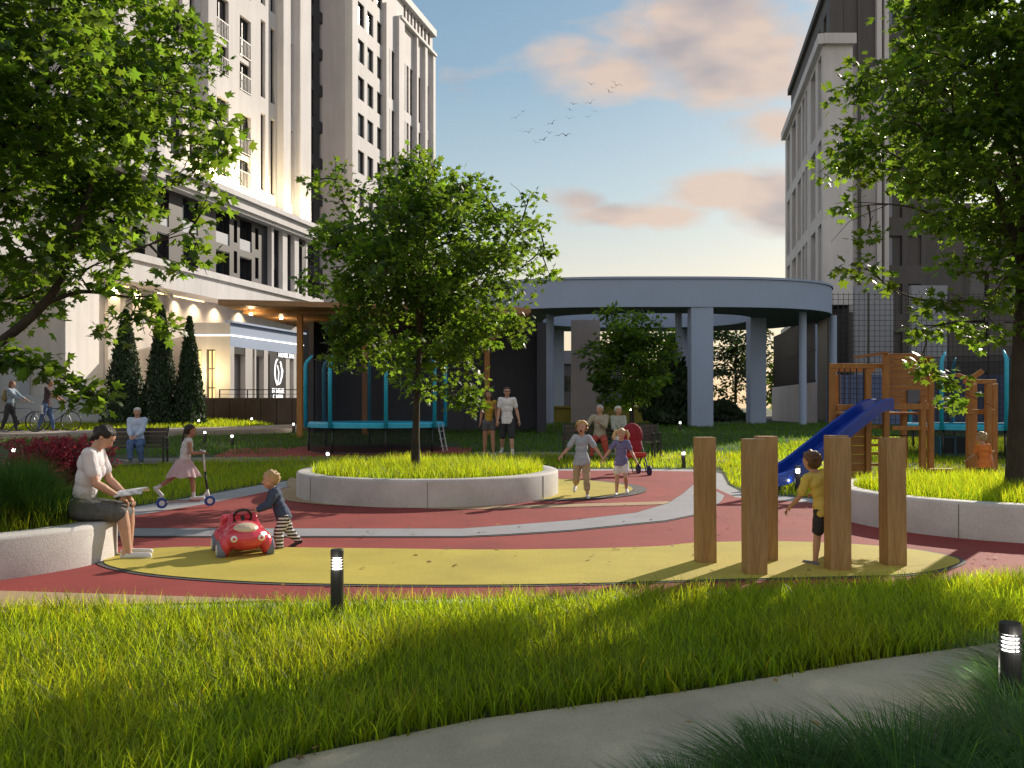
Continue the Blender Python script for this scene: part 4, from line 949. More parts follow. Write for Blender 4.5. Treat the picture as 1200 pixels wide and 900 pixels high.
tree('maple_tree',(-6.5,9.3,.3),7.0,(-5.45,9.2,4.85),(2.0,1.9,2.05),'large green maple at far left above the curved planter, trunk out of frame','maple trees',23,ncl=300,nleaf=70,lsize=.122,trunk_r=.12,extra=lx,clr=.30,nlimb=14,
     limbs_extra=[([(-6.5,9.3,1.5),(-5.9,9.1,1.9),(-5.25,8.9,2.2),(-4.75,8.9,2.7),(-4.55,8.9,3.3),(-4.4,9,3.9)],.07,.03),([(-4.95,8.9,2.5),(-4.5,8.9,2.66),(-4.0,8.85,2.6)],.03,.012),([(-6.5,9.2,1.5),(-5.6,8.7,1.95),(-5.0,8.5,1.93),(-4.6,8.5,1.82),(-4.3,8.55,1.62)],.035,.012)])
tree('young_tree',(4.75,33.5,.5),5.2,(4.6,33.5,3.5),(1.75,1.6,2.0),'small dark young maple standing in front of the round pavilion','maple trees',31,ncl=130,nleaf=60,lsize=.19,trunk_r=.06,clr=.32,kind='quad',extra=[(3.95,33.5,5.2),(4.0,33.4,5.4),(3.9,33.5,4.8)])
for i,(x,y,h,rx,lab,m_) in enumerate(((21.5,82,10.5,4.0,'dark rounded tree seen through the right bay of the pavilion',M_leafd),(17.5,88,8,3.2,'smaller dark tree left of the rounded one beyond the pavilion',M_leafd),(26,78,7,3,'bushy tree beyond the pavilion beside the boundary wall',M_leaf),(10,74,6.5,3,'far green tree behind the small maple beyond the pavilion',M_leaf),(13.5,72,4,2,'low bright shrub tree beyond the pavilion pier',M_leaf))):
    tree('background_tree',(x,y,.6),h,(x,y,h*.58),(rx,rx,h*.46),lab,'trees beyond the pavilion',60+i,ncl=80,nleaf=60,lsize=.38,trunk_r=.2,clr=.75,kind='quad',mat=m_,nlimb=8)
def conifer(name,loc,h,r,label,seed,group,mat,n=9000,pw=.8,size=.13,core=True):
    g=np.random.default_rng(seed); B=empty(name,loc,0,label,'tree',group)
    z=g.random(n)**1.15; prof=(1-z)**pw*np.clip(z/.06+.55,0,1); a=g.random(n)*2*np.pi
    lob=np.array([noise.noise(V((math.cos(t)*1.6,math.sin(t)*1.6,zz*6+seed))) for t,zz in zip(a,z)])
    rr=r*prof*(.80+.22*g.random(n)+.28*lob); pos=np.stack([rr*np.cos(a),rr*np.sin(a),z*h+.08],1)
    out=np.stack([np.cos(a),np.sin(a),np.full(n,1.6)],1)
    nn=np.stack([np.cos(a),np.sin(a),np.full(n,.3)],1)+g.normal(size=(n,3))*.5; nn/=np.linalg.norm(nn,axis=1)[:,None]
    T,F=leaf_template('spray'); d=out+g.normal(size=(n,3))*.45; d-=nn*np.sum(d*nn,1)[:,None]; d/=np.linalg.norm(d,axis=1)[:,None]; yv=np.cross(nn,d); s=size*(.6+.8*g.random(n))
    v=pos[:,None,:]+s[:,None,None]*(T[None,:,0,None]*d[:,None]+T[None,:,1,None]*1.6*yv[:,None]); f=F[None]+(np.arange(n)*len(T))[:,None,None]
    t=np.repeat((.7+.6*g.random(n))[:,None]*np.ones((1,3)),len(T),0)
    npmesh('crown',v.reshape(-1,3),f.reshape(-1,3),3,mat,B,t)
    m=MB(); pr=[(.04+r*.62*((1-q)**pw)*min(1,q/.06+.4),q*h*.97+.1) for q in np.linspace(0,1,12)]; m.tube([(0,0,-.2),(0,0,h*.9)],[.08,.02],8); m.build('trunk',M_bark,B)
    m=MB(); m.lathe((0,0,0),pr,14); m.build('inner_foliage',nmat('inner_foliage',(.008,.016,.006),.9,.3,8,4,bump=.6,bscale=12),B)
    return B
for i,(px,py,h,r) in enumerate(((147,497,5.3,.92),(189,496,5.55,.80),(222,495,5.05,.68))):
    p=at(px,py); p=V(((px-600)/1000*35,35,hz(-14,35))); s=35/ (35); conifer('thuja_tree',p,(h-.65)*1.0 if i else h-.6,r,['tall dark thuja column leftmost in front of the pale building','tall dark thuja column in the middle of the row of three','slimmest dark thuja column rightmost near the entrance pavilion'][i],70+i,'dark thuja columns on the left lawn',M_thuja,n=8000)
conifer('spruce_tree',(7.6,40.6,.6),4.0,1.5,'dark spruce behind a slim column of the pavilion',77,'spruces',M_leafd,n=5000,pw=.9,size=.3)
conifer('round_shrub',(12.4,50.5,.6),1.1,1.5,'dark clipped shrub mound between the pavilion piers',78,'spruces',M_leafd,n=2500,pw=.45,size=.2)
bpy.data.objects['round_shrub']['category']='shrub'; bpy.data.objects['round_shrub']['group']='shrubs'

def grass(name,polys,n,h,wd,label,mat=None,z0=0.0,seed=1,seg=3,bend=.5,yvar=.3,clump=0,hole=(),follow=True,lightvar=.35,cull=True,parent=None,hvar=.45,base=None,cat='grass'):
    g=np.random.default_rng(seed); pl=np.array([[p[0],p[1]] for q in polys for p in q]); x0,y0=pl.min(0);x1,y1=pl.max(0)
    X=[];Y=[];tot=0
    while tot<n:
        x=g.uniform(x0,x1,n*2);y=g.uniform(y0,y1,n*2)
        if cull: k=(np.abs(x)<.64*y+.8); x,y=x[k],y[k]
        ok=np.zeros(len(x),bool)
        for q in polys: ok|=inpoly(x,y,q)
        for q in hole: ok&=~inpoly(x,y,q)
        x,y=x[ok],y[ok]; X.append(x);Y.append(y);tot+=len(x)
        if len(x)==0: break
    x=np.concatenate(X)[:n];y=np.concatenate(Y)[:n]; n=len(x)
    if clump:
        cx=np.round(x/clump+g.normal(size=n)*.25)*clump; cy=np.round(y/clump+g.normal(size=n)*.25)*clump; x=x*.55+cx*.45+g.normal(size=n)*.01; y=y*.55+cy*.45+g.normal(size=n)*.01
    z=hzv(x,y)+z0 if follow else np.full(n,z0)
    nz_=np.array([noise.noise(V((a*1.3,b*1.3,seed))) for a,b in zip(x,y)]); n2=np.array([noise.noise(V((a*.35,b*.35,seed+5))) for a,b in zip(x,y)])
    H=h*(1-hvar+2*hvar*g.random(n)**1.5)*(1+.3*nz_)
    az=g.random(n)*2*np.pi; bd=bend*H*(.2+1.0*g.random(n)); W=wd*(.6+.8*g.random(n))
    dx,dy=np.cos(az),np.sin(az); fx,fy=-np.sin(az+g.normal(size=n)*.6),np.cos(az+g.normal(size=n)*.6)
    vs=[];
    for i in range(seg+1):
        t=i/seg; cxx=x+dx*bd*t**2; cyy=y+dy*bd*t**2; cz=z+H*(t-.18*t*t*(bd/H)); w_=W*(1-t**1.6)*.5 if i<seg else None
        if i<seg: vs.append(np.stack([cxx-fx*w_,cyy-fy*w_,cz],1)); vs.append(np.stack([cxx+fx*w_,cyy+fy*w_,cz],1))
        else: vs.append(np.stack([cxx,cyy,cz],1))
    nv=2*seg+1; v=np.stack(vs,1).reshape(-1,3); F=[]
    for i in range(seg-1): F+= [(2*i,2*i+1,2*i+3),(2*i,2*i+3,2*i+2)]
    F.append((2*seg-2,2*seg-1,2*seg)); F=np.array(F); f=(F[None]+(np.arange(n)*nv)[:,None,None]).reshape(-1,3)
    b=(1+lightvar*(g.random(n)*2-1))*(1+.30*n2); t=b[:,None]*np.ones((1,3)); t[:,0]*=(1+yvar*(g.random(n)-.5)+.15*nz_); dry=g.random(n)<.012; t[dry]=np.array([1.9,1.15,2.0])
    o=npmesh(name,v,f,3,mat or M_grass,parent,np.repeat(t,nv,0).clip(0,3)); 
    if parent is None: tag(o,label,cat,kind='stuff')
    return o
lawn_front=[(p.x,p.y) for p in P((-500,760),(-150,734),(0,727),(250,720),(600,712),(800,705),(1020,694),(1200,685),(1500,673),(1900,658))]+[(p.x,p.y) for p in pe[::-1]]+[(-3.5,2.2),(-9,4.0)]
grass('front_lawn_grass',[lawn_front],100000,.140,.0085,'bright yellow green lawn of long blades across the foreground',seed=2,seg=4,bend=.7,clump=.08,hvar=.55,lightvar=.5)
mid_l=P((-300,668),(0,626),(90,607),(157,593.5),(240,580),(300,569),(362,559),(450,549),(505,547.5),(505,540),(400,537),(325,538),(250,541),(175,545),(100,549),(0,556),(-300,560))
grass('middle_lawn_grass',[mid_l],30000,.125,.011,'bright sunlit grass strip behind the scooter girl',seed=3,seg=3,clump=.1)
mid_r=P((505,548),(642,549),(742,549),(846,549),(870,549),(870,533),(742,533),(642,533.5),(505,534))
grass('strip_lawn_grass',[mid_r],9000,.13,.015,'bright grass strip behind the running children',seed=4,seg=3)
rt=P((845,549),(856,568),(870,575),(905,579),(1003,588),(1100,594),(1300,600),(1900,604),(1500,512),(1200,515),(960,514),(900,526),(860,533))
grass('right_lawn_grass',[rt],42000,.13,.014,'sunlit grass around the wooden playset',seed=6,seg=3)
grass('planter_grass',[pin_c],16000,.20,.010,'bright grass filling the central round planter',seed=7,seg=3,z0=.36,follow=False)
grass('planter_grass',[pin_r],15000,.19,.010,'bright grass filling the right round planter',seed=8,seg=3,z0=.36,follow=False)
back=[(-20,26.5),(-9.5,23.0),(-6,23.8),(-2,24.6),(2,24.6),(6,23.4),(10,21.5),(16,22),(17,42),(-6,41),(-7.4,35),(-9.6,32.2),(-13.5,29.0),(-20,27.4)]
grass('back_lawn_grass',[back],36000,.12,.028,'darker shaded lawn between the paths and the pavilion',seed=9,seg=2,hole=[[(-6.5,23),(-1.6,23),(-1.6,27.6),(-6.5,27.6)]],mat=nmat('grass_blade_shaded',(.05,.12,.014),.5,.2,.7,3,translucent=.45,tcol=(.20,.40,.03),attr=True,spec=.3))  # darker copy of the grass colour, with this lawn's shade put into it
thl=[(-27,27.5),(-20,29.6),(-14,31.2),(-11.6,33.6),(-10.2,36.6),(-14,39.6),(-16,38),(-30,38)]
grass('building_lawn_grass',[thl],16000,.16,.03,'sunlit yellow green lawn around the dark thuja columns',seed=10,seg=2,z0=.12)
# feathery clumps at lower right and in the left planter
def clump(loc,h,n,r,label,group,seed,w_=.005,mat=None,name='ornamental_grass'):
    g=np.random.default_rng(seed); seg=5; az=g.random(n)*2*np.pi; rr=r*.35*np.sqrt(g.random(n)); x=rr*np.cos(az);y=rr*np.sin(az); H=h*(.55+.5*g.random(n)); az=az+g.normal(size=n)*.5; bd=r*(.15+.95*g.random(n)); W=w_*(.6+.8*g.random(n))
    dx,dy=np.cos(az),np.sin(az); fx,fy=-dy,dx; vs=[]
    for i in range(seg+1):
        t=i/seg; cx=x+dx*bd*t**1.8; cy=y+dy*bd*t**1.8; cz=H*(t-.35*t**3*(bd/r)); w2=W*(1-t**2)*.5
        if i<seg: vs+= [np.stack([cx-fx*w2,cy-fy*w2,cz],1),np.stack([cx+fx*w2,cy+fy*w2,cz],1)]
        else: vs.append(np.stack([cx,cy,cz],1))
    nv=2*seg+1; v=np.stack(vs,1).reshape(-1,3); F=[]
    for i in range(seg-1): F+= [(2*i,2*i+1,2*i+3),(2*i,2*i+3,2*i+2)]
    F.append((2*seg-2,2*seg-1,2*seg)); f=(np.array(F)[None]+(np.arange(n)*nv)[:,None,None]).reshape(-1,3)
    t=(.6+.8*g.random(n))[:,None]*np.ones((1,3)); k=g.random(n)<.06; t[k]*=np.array([2.4,2.0,.8])
    o=npmesh(name,v,f,3,mat or M_grassd,None,np.repeat(t,nv,0).clip(0,3)); o.location=loc; tag(o,label,'ornamental grass',group); return o
cl=[(.62,2.75,.36,.42,'feathery dark grass clump at the bottom edge left of the big clumps'),(1.02,3.02,.42,.5,'feathery dark grass clump spilling over the path edge'),(1.42,3.0,.5,.55,'big feathery dark grass clump in the middle of the lower right bed'),(1.95,3.25,.5,.55,'feathery dark grass clump just left of the nearest bollard'),(2.35,3.75,.46,.5,'feathery dark grass clump behind the nearest bollard'),(2.2,3.0,.52,.55,'feathery dark grass clump at the lower right corner'),(1.7,2.6,.5,.55,'feathery dark grass clump below the big one at the bottom edge'),(1.1,2.45,.42,.5,'feathery dark grass clump at the bottom edge under the path'),(2.75,4.3,.45,.5,'feathery dark grass clump at the right frame edge')]
for i,(x,y,h,r,l) in enumerate(cl): clump((x,y,.0),h*.74,2000,r,l,'feathery grass clumps at lower right',100+i,.0058)
cl=[(-4.75,8.25,'tall dark grass clump beside the seated woman in the planter'),(-5.35,7.75,'tall dark grass clump at the front of the left planter'),(-4.4,8.05,'tall dark grass clump right behind the seated woman'),(-5.9,7.3,'tall dark grass clump at the left frame edge'),(-5.15,8.9,'tall dark grass clump at the back of the left planter'),(-6.0,8.6,'tall dark grass clump in the middle of the left planter'),(-4.85,7.6,'tall dark grass clump over the front rim of the left planter')]
for i,(x,y,l) in enumerate(cl): clump((x,y,.3),.78 if i not in (2,6) else .55,3000,.5,l,'tall grass clumps in the left planter',120+i,.006)
grass('planter_undergrowth',[pin_l],9000,.26,.007,'bright short grass under the tall clumps of the left planter',seed=12,seg=3,z0=.3,follow=False)
def barberry():
    g=np.random.default_rng(5); p=V((-6.2,11.6,0)); B=empty('barberry_shrub',p,0,'dark red barberry shrub with arching twigs behind the left planter','shrub')
    m=MB(); pos=[];out=[]
    for i in range(150):
        a=g.random()*6.28; h=.6+.42*g.random(); r=.1+.5*g.random(); x0=(g.random()-.5)*.8; y0=(g.random()-.5)*.5
        pts=[V((x0,y0,0)),V((x0+r*.3*math.cos(a),y0+r*.25*math.sin(a),h*.6)),V((x0+r*.7*math.cos(a),y0+r*.5*math.sin(a),h*.95)),V((x0+r*1.1*math.cos(a),y0+r*.7*math.sin(a),h*1.05))]
        m.tube(pts,[.008,.006,.005,.002],4,caps=False)
        for k in range(60): t=g.random(); q=pts[1].lerp(pts[2],t) if g.random()<.5 else pts[2].lerp(pts[3],t); pos.append(np.array(q)+g.normal(size=3)*.025); out.append([math.cos(a),math.sin(a),.5])
    m.build('stems',nmat('red_twig',(.10,.02,.02),.7,.2,5,3),B); leaves('foliage',np.array(pos),.045,'quad',M_red_leaf,B,np.array(out),g,tintvar=.5)
barberry()

# fallen leaves and grit on the hard surfaces
def litter():
    g=np.random.default_rng(99); n=420; x=g.uniform(-6,7,n*6); y=g.uniform(2.8,17,n*6); k=(np.abs(x)<.63*y); x,y=x[k][:n],y[k][:n]
    k=~inpoly(x,y,lawn_front); x,y=x[k],y[k]
    ins=np.hypot(x+1.4,y-14.45)<2.3; ins|=np.hypot(x-6.5,y-10.9)<2.3; ins|=inpoly(x,y,[(p.x,p.y) for p in lp]); x,y=x[~ins],y[~ins]
    pos=np.stack([x,y,np.full(len(x),.045)],1); out=g.normal(size=(len(x),3)); out[:,2]=0
    T,F=leaf_template('maple'); dx,dy,dz=rand_frames(len(x),5,out,0,g); s=.045*(.5+g.random(len(x)))
    v=pos[:,None,:]+s[:,None,None]*(T[None,:,0,None]*dx[:,None]+T[None,:,1,None]*dy[:,None]+T[None,:,2,None]*dz[:,None]); f=F[None]+(np.arange(len(x))*len(T))[:,None,None]
    t=np.repeat(g.uniform(.5,1.5,(len(x),1))*np.array([[1,.8,.5]]),len(T),0)
    o=npmesh('fallen_leaves',v.reshape(-1,3),f.reshape(-1,3),3,nmat('dry_leaf',(.22,.16,.06),.8,.3,8,3,attr=True),None,t); tag(o,'small dry leaves scattered on the playground and path','leaves',kind='stuff')
litter()
# ---------------- people ----------------
SKIN=lambda n,c: nmat('skin_'+n,c,.5,.06,8,3,bump=.05,bscale=120,spec=.35)
M_skin=SKIN('fair',(.52,.30,.21)); M_skint=SKIN('tan',(.42,.22,.14))
def cloth(n,c,c2=None,rough=.85,scale=14,**k): return nmat('cloth_'+n,c,rough,.12,scale,4,bump=.5,bscale=16,col2=c2,**k)
def hairm(n,c): return nmat('hair_'+n,c,.45,.35,6,6,bump=.9,bscale=45,stretch=(3,3,.6))
def skinned(mb,voxel,it=4,fac=.5,dis=None,hem=None):
    """fuse overlapping closed pieces into one continuous surface"""
    me=mb.mesh('tmp',[]) if False else bpy.data.meshes.new('tmp')
    me.from_pydata([tuple(v) for v in mb.v],[],mb.f); me.update()
    o=bpy.data.objects.new('tmp',me); COL.objects.link(o)
    bm=bmesh.new(); bm.from_mesh(me); bmesh.ops.recalc_face_normals(bm,faces=bm.faces); bm.to_mesh(me); bm.free()
    r=o.modifiers.new('r','REMESH'); r.mode='VOXEL'; r.voxel_size=voxel; r.adaptivity=0
    s=o.modifiers.new('s','SMOOTH'); s.factor=fac; s.iterations=it
    dg=bpy.context.evaluated_depsgraph_get(); ev=o.evaluated_get(dg); out=bpy.data.meshes.new_from_object(ev)
    bpy.data.objects.remove(o); bpy.data.meshes.remove(me)
    if dis:
        n=len(out.vertices); co=np.empty(n*3,np.float32); out.vertices.foreach_get('co',co); co=co.reshape(-1,3); no=np.empty(n*3,np.float32); out.vertices.foreach_get('normal',no); no=no.reshape(-1,3)
        a,f=dis; d=np.array([noise.noise(V((p[0]*f,p[1]*f,p[2]*f*.55)))+.5*noise.noise(V((p[0]*f*2.3+7,p[1]*f*2.3,p[2]*f*1.3))) for p in co]); co+=no*(d*a)[:,None]; out.vertices.foreach_set('co',co.ravel()); out.update()
    if hem is not None:   # clean straight cuts: list of (point, normal) keep side of normal
        bm=bmesh.new(); bm.from_mesh(out)
        for p,nn in hem: bmesh.ops.bisect_plane(bm,geom=bm.verts[:]+bm.edges[:]+bm.faces[:],plane_co=p,plane_no=nn,clear_inner=True)
        bm.to_mesh(out); bm.free()
    return out
def obj(name,me,mats,parent=None,smooth=True):
    me.materials.clear()
    for m in (mats if isinstance(mats,(list,tuple)) else [mats]): me.materials.append(m)
    if smooth: me.polygons.foreach_set('use_smooth',[True]*len(me.polygons))
    o=bpy.data.objects.new(name,me); COL.objects.link(o); me.name=name
    if parent: o.parent=parent
    return o
def rot(axis,a): return Matrix.Rotation(R(a),3,axis)
def person(label,loc,rz,H,age='adult',sex='m',pose={},skin=None,wear={},hair=('short',(.05,.03,.02)),voxel=.011,pelvis_h=None,group=None,foot_z=0,fat=1.0,name='person'):
    """local frame: faces +Y, right hand at +X"""
    skin=skin or M_skin
    kh={'adult':7.4,'teen':6.8,'kid':6.0,'small':5.4,'toddler':4.5}[age]; hh=H/kh
    hipf={'adult':.50,'teen':.49,'kid':.475,'small':.455,'toddler':.40}[age]
    hip=hipf*H; ft=.038*H; leg=hip-ft; th=leg*.51; shn=leg*.49; neck=.035*H if age!='toddler' else .02*H; sh=H-hh-neck*1.05; T=sh-hip
    sw=(.112 if sex=='m' else .100)*H if age in('adult','teen') else (.098*H if age!='toddler' else .105*H)
    hw=.052*H; ua=.168*H; fa=.142*H; hl=.095*H if age in('adult','teen') else .088*H; f=fat*H
    ps=dict(lean=0,tilt=0,yaw=0,head=(0,0,0),la=(0,8,10),ra=(0,8,10),ll=(0,3,0),rl=(0,3,0),lt=None,rt=None,twist=0,lf=0,rf=0,curl=40)
    ps.update(pose)
    Rt=rot('Z',ps['twist'])@rot('X',-ps['lean'])@rot('Y',ps['tilt'])
    def limb(side,p,l1,l2,arm):
        pitch,splay,bend=p[:3]; tw=p[3] if len(p)>3 else 0
        d=V((side*math.sin(R(splay)),math.sin(R(pitch))*math.cos(R(splay)),-math.cos(R(pitch))*math.cos(R(splay))))
        b=bend if arm else -bend
        pt=pitch+b; d2=V((side*math.sin(R(splay+tw)),math.sin(R(pt))*math.cos(R(splay+tw)),-math.cos(R(pt))*math.cos(R(splay+tw))))
        return d,d2,pt
    P0=V((0,0,0)); J={}
    for s,k,q in ((-1,'l','ll'),(1,'r','rl')):
        d,d2,pt=limb(s,ps[q],th,shn,False); h=P0+V((s*hw,0,0)); kn=h+d*th; an=kn+d2*shn; J[k+'hip'],J[k+'kn'],J[k+'an']=h,kn,an
        fa_=ps[k+'f']; fp=R(fa_); sp_=R(ps[q][1]*.6+6)*s; J[k+'toe']=an+V((math.sin(sp_)*math.cos(fp),math.cos(fp)*math.cos(sp_),-math.sin(fp)))*.125*H*.92+V((0,0,-ft*.36*math.cos(fp)))
        J[k+'heel']=an+V((0,-.028*H*math.cos(fp),-ft*.40*math.cos(fp)))+V((0,-.03*H*math.sin(fp)*-0,.02*H*math.sin(fp)))
    low=min(J['lan'].z,J['ran'].z)-ft
    z0=(pelvis_h if pelvis_h is not None else -low)+foot_z
    off=V((0,0,z0))
    for k in J: J[k]=J[k]+off
    P0=off
    up=Rt@V((0,0,1)); C=P0+up*T; J['neck']=C
    for s,k,q in ((-1,'l','la'),(1,'r','ra')):
        shp=P0+Rt@V((s*sw*.88,0,T*.965)); d,d2,pt=limb(s,ps[q],ua,fa,True)
        el=shp+d*ua; wr=el+d2*fa; J[k+'sh'],J[k+'el'],J[k+'wr'],J[k+'hd']=shp,el,wr,d2
    if ps['lt'] is not None or ps['rt'] is not None:   # reach targets for hands (simple two-bone IK)
        for k,t in (('l',ps['lt']),('r',ps['rt'])):
            if t is None: continue
            t=V(t); a=J[k+'sh']; v=t-a; D=min(v.length,(ua+fa)*.985); u=v.normalized(); x=(ua*ua-fa*fa+D*D)/(2*D); hgt=math.sqrt(max(ua*ua-x*x,0)); s=-1 if k=='l' else 1
            pole=V((s*.45,-.35,-1)); pole=(pole-u*pole.dot(u)).normalized(); J[k+'el']=a+u*x+pole*hgt; J[k+'wr']=a+u*D; J[k+'hd']=(J[k+'wr']-J[k+'el']).normalized()
    Rh=rot('Z',ps['head'][1])@rot('X',-ps['head'][0])@rot('Y',ps['head'][2])
    nk=C+up*neck*.2; hb=C+(Rt@V((0,.1*hh,neck))*.6+V((0,.06*hh,neck))*.4); hc=hb+Rh@V((0,.02*hh,.48*hh)); J['head']=hc
    b=MB()
    cw=sw*.80; 
    wst=.62 if (sex=='f' and age=='adult') else (.78 if age!='toddler' else .95)
    def torso(mb,g,z0f=0.0,z1f=1.0):
        def E(z,rx,ry,rz_,y=0): mb.ell(P0+Rt@V((0,y,T*z)),(rx+g,ry+g,rz_+g),Rt,16,10)
        E(-.02,hw*1.75*fat,.060*f,.060*H,-.004*H) if z0f<=0 else None
        E(.30,cw*wst*1.05*fat,.056*f*(1.25 if age=='toddler' else 1),.085*H,.002*H); E(.55,cw*(wst*.55+.45),.058*f,.085*H); E(.80,cw*1.0,.060*f,.070*H,-.002*H)
        for s,k in ((-1,'l'),(1,'r')): mb.cap(P0+Rt@V((s*.02*H,0,T*.93)),J[k+'sh'],.034*f+g,.030*f+g)
        if sex=='f' and age=='adult':
            for s in (-1,1): mb.ell(P0+Rt@V((s*.045*H,.042*H,T*.66)),(.026*H+g,.022*H+g,.030*H+g),Rt)
    torso(b,0)
    b.cap(P0+Rt@V((0,-.003*H,T*.93)),hb+Rh@V((0,-.02*hh,.18*hh)),.033*f if age in('adult','teen') else .036*H,.028*f if age in('adult','teen') else .034*H)
    lw=fat*(1.12 if age in('toddler',) else .94 if age in('kid','small') else 1)
    def legm(mb,k,g,t0=0,t1=2,flare=1):
        h,kn,an=J[k+'hip'],J[k+'kn'],J[k+'an']
        e=min(t1,1); r0,r1=.053*H*lw,.034*H*lw
        mb.cap(h.lerp(kn,t0),h.lerp(kn,e),(r0+(r1-r0)*t0)+g,(r0+(r1-r0)*e)*flare+g)
        if t1>1:
            t=t1-1; mb.cap(kn,kn.lerp(an,min(t,.35)),.033*H*lw+g,.034*H*lw*flare+g); 
            if t>.35: mb.cap(kn.lerp(an,.3),kn.lerp(an,t),.034*H*lw+g,(.034-.015*(t-.3)/.7)*H*lw*flare+g)
    def armm(mb,k,g,t1=2,cuff=1):
        s,e,w_=J[k+'sh'],J[k+'el'],J[k+'wr']; q=min(t1,1); mb.cap(s,s.lerp(e,q),.029*H*lw+g,(.029-.006*q)*H*lw*cuff+g)
        if t1>1: q=t1-1; mb.cap(e,e.lerp(w_,q*.4),.024*H*lw+g,.024*H*lw+g); mb.cap(e.lerp(w_,q*.35),e.lerp(w_,q),.023*H*lw+g,(.023-.008*q)*H*lw*cuff+g)
    for k in 'lr':
        legm(b,k,0,0,2); armm(b,k,0,2)
        b.cap(J[k+'heel'],J[k+'toe'].lerp(J[k+'heel'],.25),.018*H,.017*H); b.cap(J[k+'an'],J[k+'heel'],.02*H,.018*H)
        s=-1 if k=='l' else 1; dd=J[k+'hd']; x=dd.cross(V((0,0,1))); x=x.normalized() if x.length>.2 else V((0,1,0)); n_=x.cross(dd)
        Mh=Matrix((x,dd,n_)).transposed(); pc=J[k+'wr']+dd*hl*.32
        b.ell(pc,(hl*.22,hl*.30,hl*.12),Mh,10,7); J[k+'hand']=pc; J[k+'Mh']=Mh
    # head: cranium, face, jaw, nose, ears
    def Hp(x,y,z): return hc+Rh@V((x*hh,y*hh,z*hh))
    kid=age in('kid','small','toddler')
    b.ell(Hp(0,-.03,.10),(.355*hh,.41*hh,.375*hh),Rh,18,12); b.ell(Hp(0,.07,-.10),(.29*hh,.32*hh,.34*hh),Rh,16,10); b.ell(Hp(0,.17,-.31),(.17*hh,.16*hh,.15*hh),Rh)
    if kid:
        for s in (-1,1): b.ell(Hp(s*.17,.2,-.19),(.12*hh,.11*hh,.12*hh),Rh)
    b.cap(Hp(0,.36,.0),Hp(0,.43,-.11),.03*hh,.055*hh,8); b.ell(Hp(0,.335,-.235),(.085*hh,.05*hh,.035*hh),Rh)
    for s in (-1,1): b.ell(Hp(s*.355,-.02,-.03),(.035*hh,.065*hh,.11*hh),Rh); b.ell(Hp(s*.13,.335,.075),(.09*hh,.05*hh,.03*hh),Rh)
    me=skinned(b,voxel*.8,3)
    # fingers: joined to the same body mesh
    fb=MB()
    for k in 'lr':
        s=-1 if k=='l' else 1; Mh=J[k+'Mh']; pc=J[k+'hand']; cu=ps['curl']; side=1 if (Mh@V((1,0,0))).dot(V((1,0,0)))*s<0 else -1
        for i,(ox,ln) in enumerate(((-.15,.40),(-.05,.46),(.05,.43),(.15,.34))):
            p=pc+Mh@V((ox*hl*-side,hl*.24,0)); a1,a2=R(cu*.6),R(cu*1.5); p1=p+Mh@V((0,math.cos(a1),-math.sin(a1)))*hl*ln*.5; p2=p1+Mh@V((0,math.cos(a2),-math.sin(a2)))*hl*ln*.5
            fb.tube([p,p1,p2],[hl*.052,hl*.047,hl*.035],6)
        p=pc+Mh@V((side*.17*hl,-.10*hl,0)); p1=p+Mh@V((side*.16*hl,.16*hl,-.05*hl)); p2=p1+Mh@V((side*.02*hl,.17*hl,-.09*hl)); fb.tube([p,p1,p2],[hl*.07,hl*.055,hl*.042],6)
    bm=bmesh.new(); bm.from_mesh(me); t=fb.mesh('t',[]); bm.from_mesh(t); bm.to_mesh(me); bm.free()
    B=obj(name,me,skin); tag(B,label,'person',group)
    B.location=loc; B.rotation_euler=(0,0,R(rz))
    # eyes, brows, mouth
    M_eye=nmat('eye_white',(.7,.68,.65),.3,.02,5,1); M_iris=nmat('iris',(.03,.02,.015),.2,.1,5,1); M_lip=nmat('lip',(.38,.11,.09),.5,.05,5,1); M_mouth=nmat('open_mouth',(.10,.015,.015),.5,.05,5,1); M_brow=nmat('brow_'+hair[0]+str(hair[1][0]),tuple(c*.6 for c in hair[1]),.7,.1,8,2)
    for s in (-1,1):
        m=MB(); m.ell(Hp(s*.135,.335,.012),(.055*hh,.03*hh,.034*hh),Rh,10,6,0); m.ell(Hp(s*.135,.357,.010),(.028*hh,.016*hh,.03*hh),Rh,8,6,1); m.build('eye',[M_eye,M_iris],B,smooth=True)
        m=MB(); m.tube([Hp(s*.07,.385,.10),Hp(s*.14,.375,.125),Hp(s*.21,.33,.10)],[.013*hh,.017*hh,.008*hh],5); m.build('eyebrow',M_brow,B)
    m=MB()
    if ps.get('mouth')=='open': m.ell(Hp(0,.375,-.25),(.085*hh,.035*hh,.075*hh),Rh,10,7); m.build('mouth',M_mouth,B,smooth=True)
    else: m.tube([Hp(-.085,.365,-.225),Hp(0,.395,-.235),Hp(.085,.365,-.225)],[.008*hh,.02*hh,.008*hh],6); m.build('mouth',M_lip,B,smooth=True)
    # hair
    hs,hcx=hair; M_h=hairm(hs+str(round(hcx[0],3)),hcx); hb_=MB(); g=np.random.default_rng(int(H*1000))
    hb_.ell(Hp(0,-.075,.155),(.395*hh,.425*hh,.37*hh),Rh,18,12)
    if hs in('short','curly','toddler','long','bun','pigtails','braid','bald_side'):
        hb_.ell(Hp(0,-.20,-.02),(.34*hh,.27*hh,.30*hh),Rh)
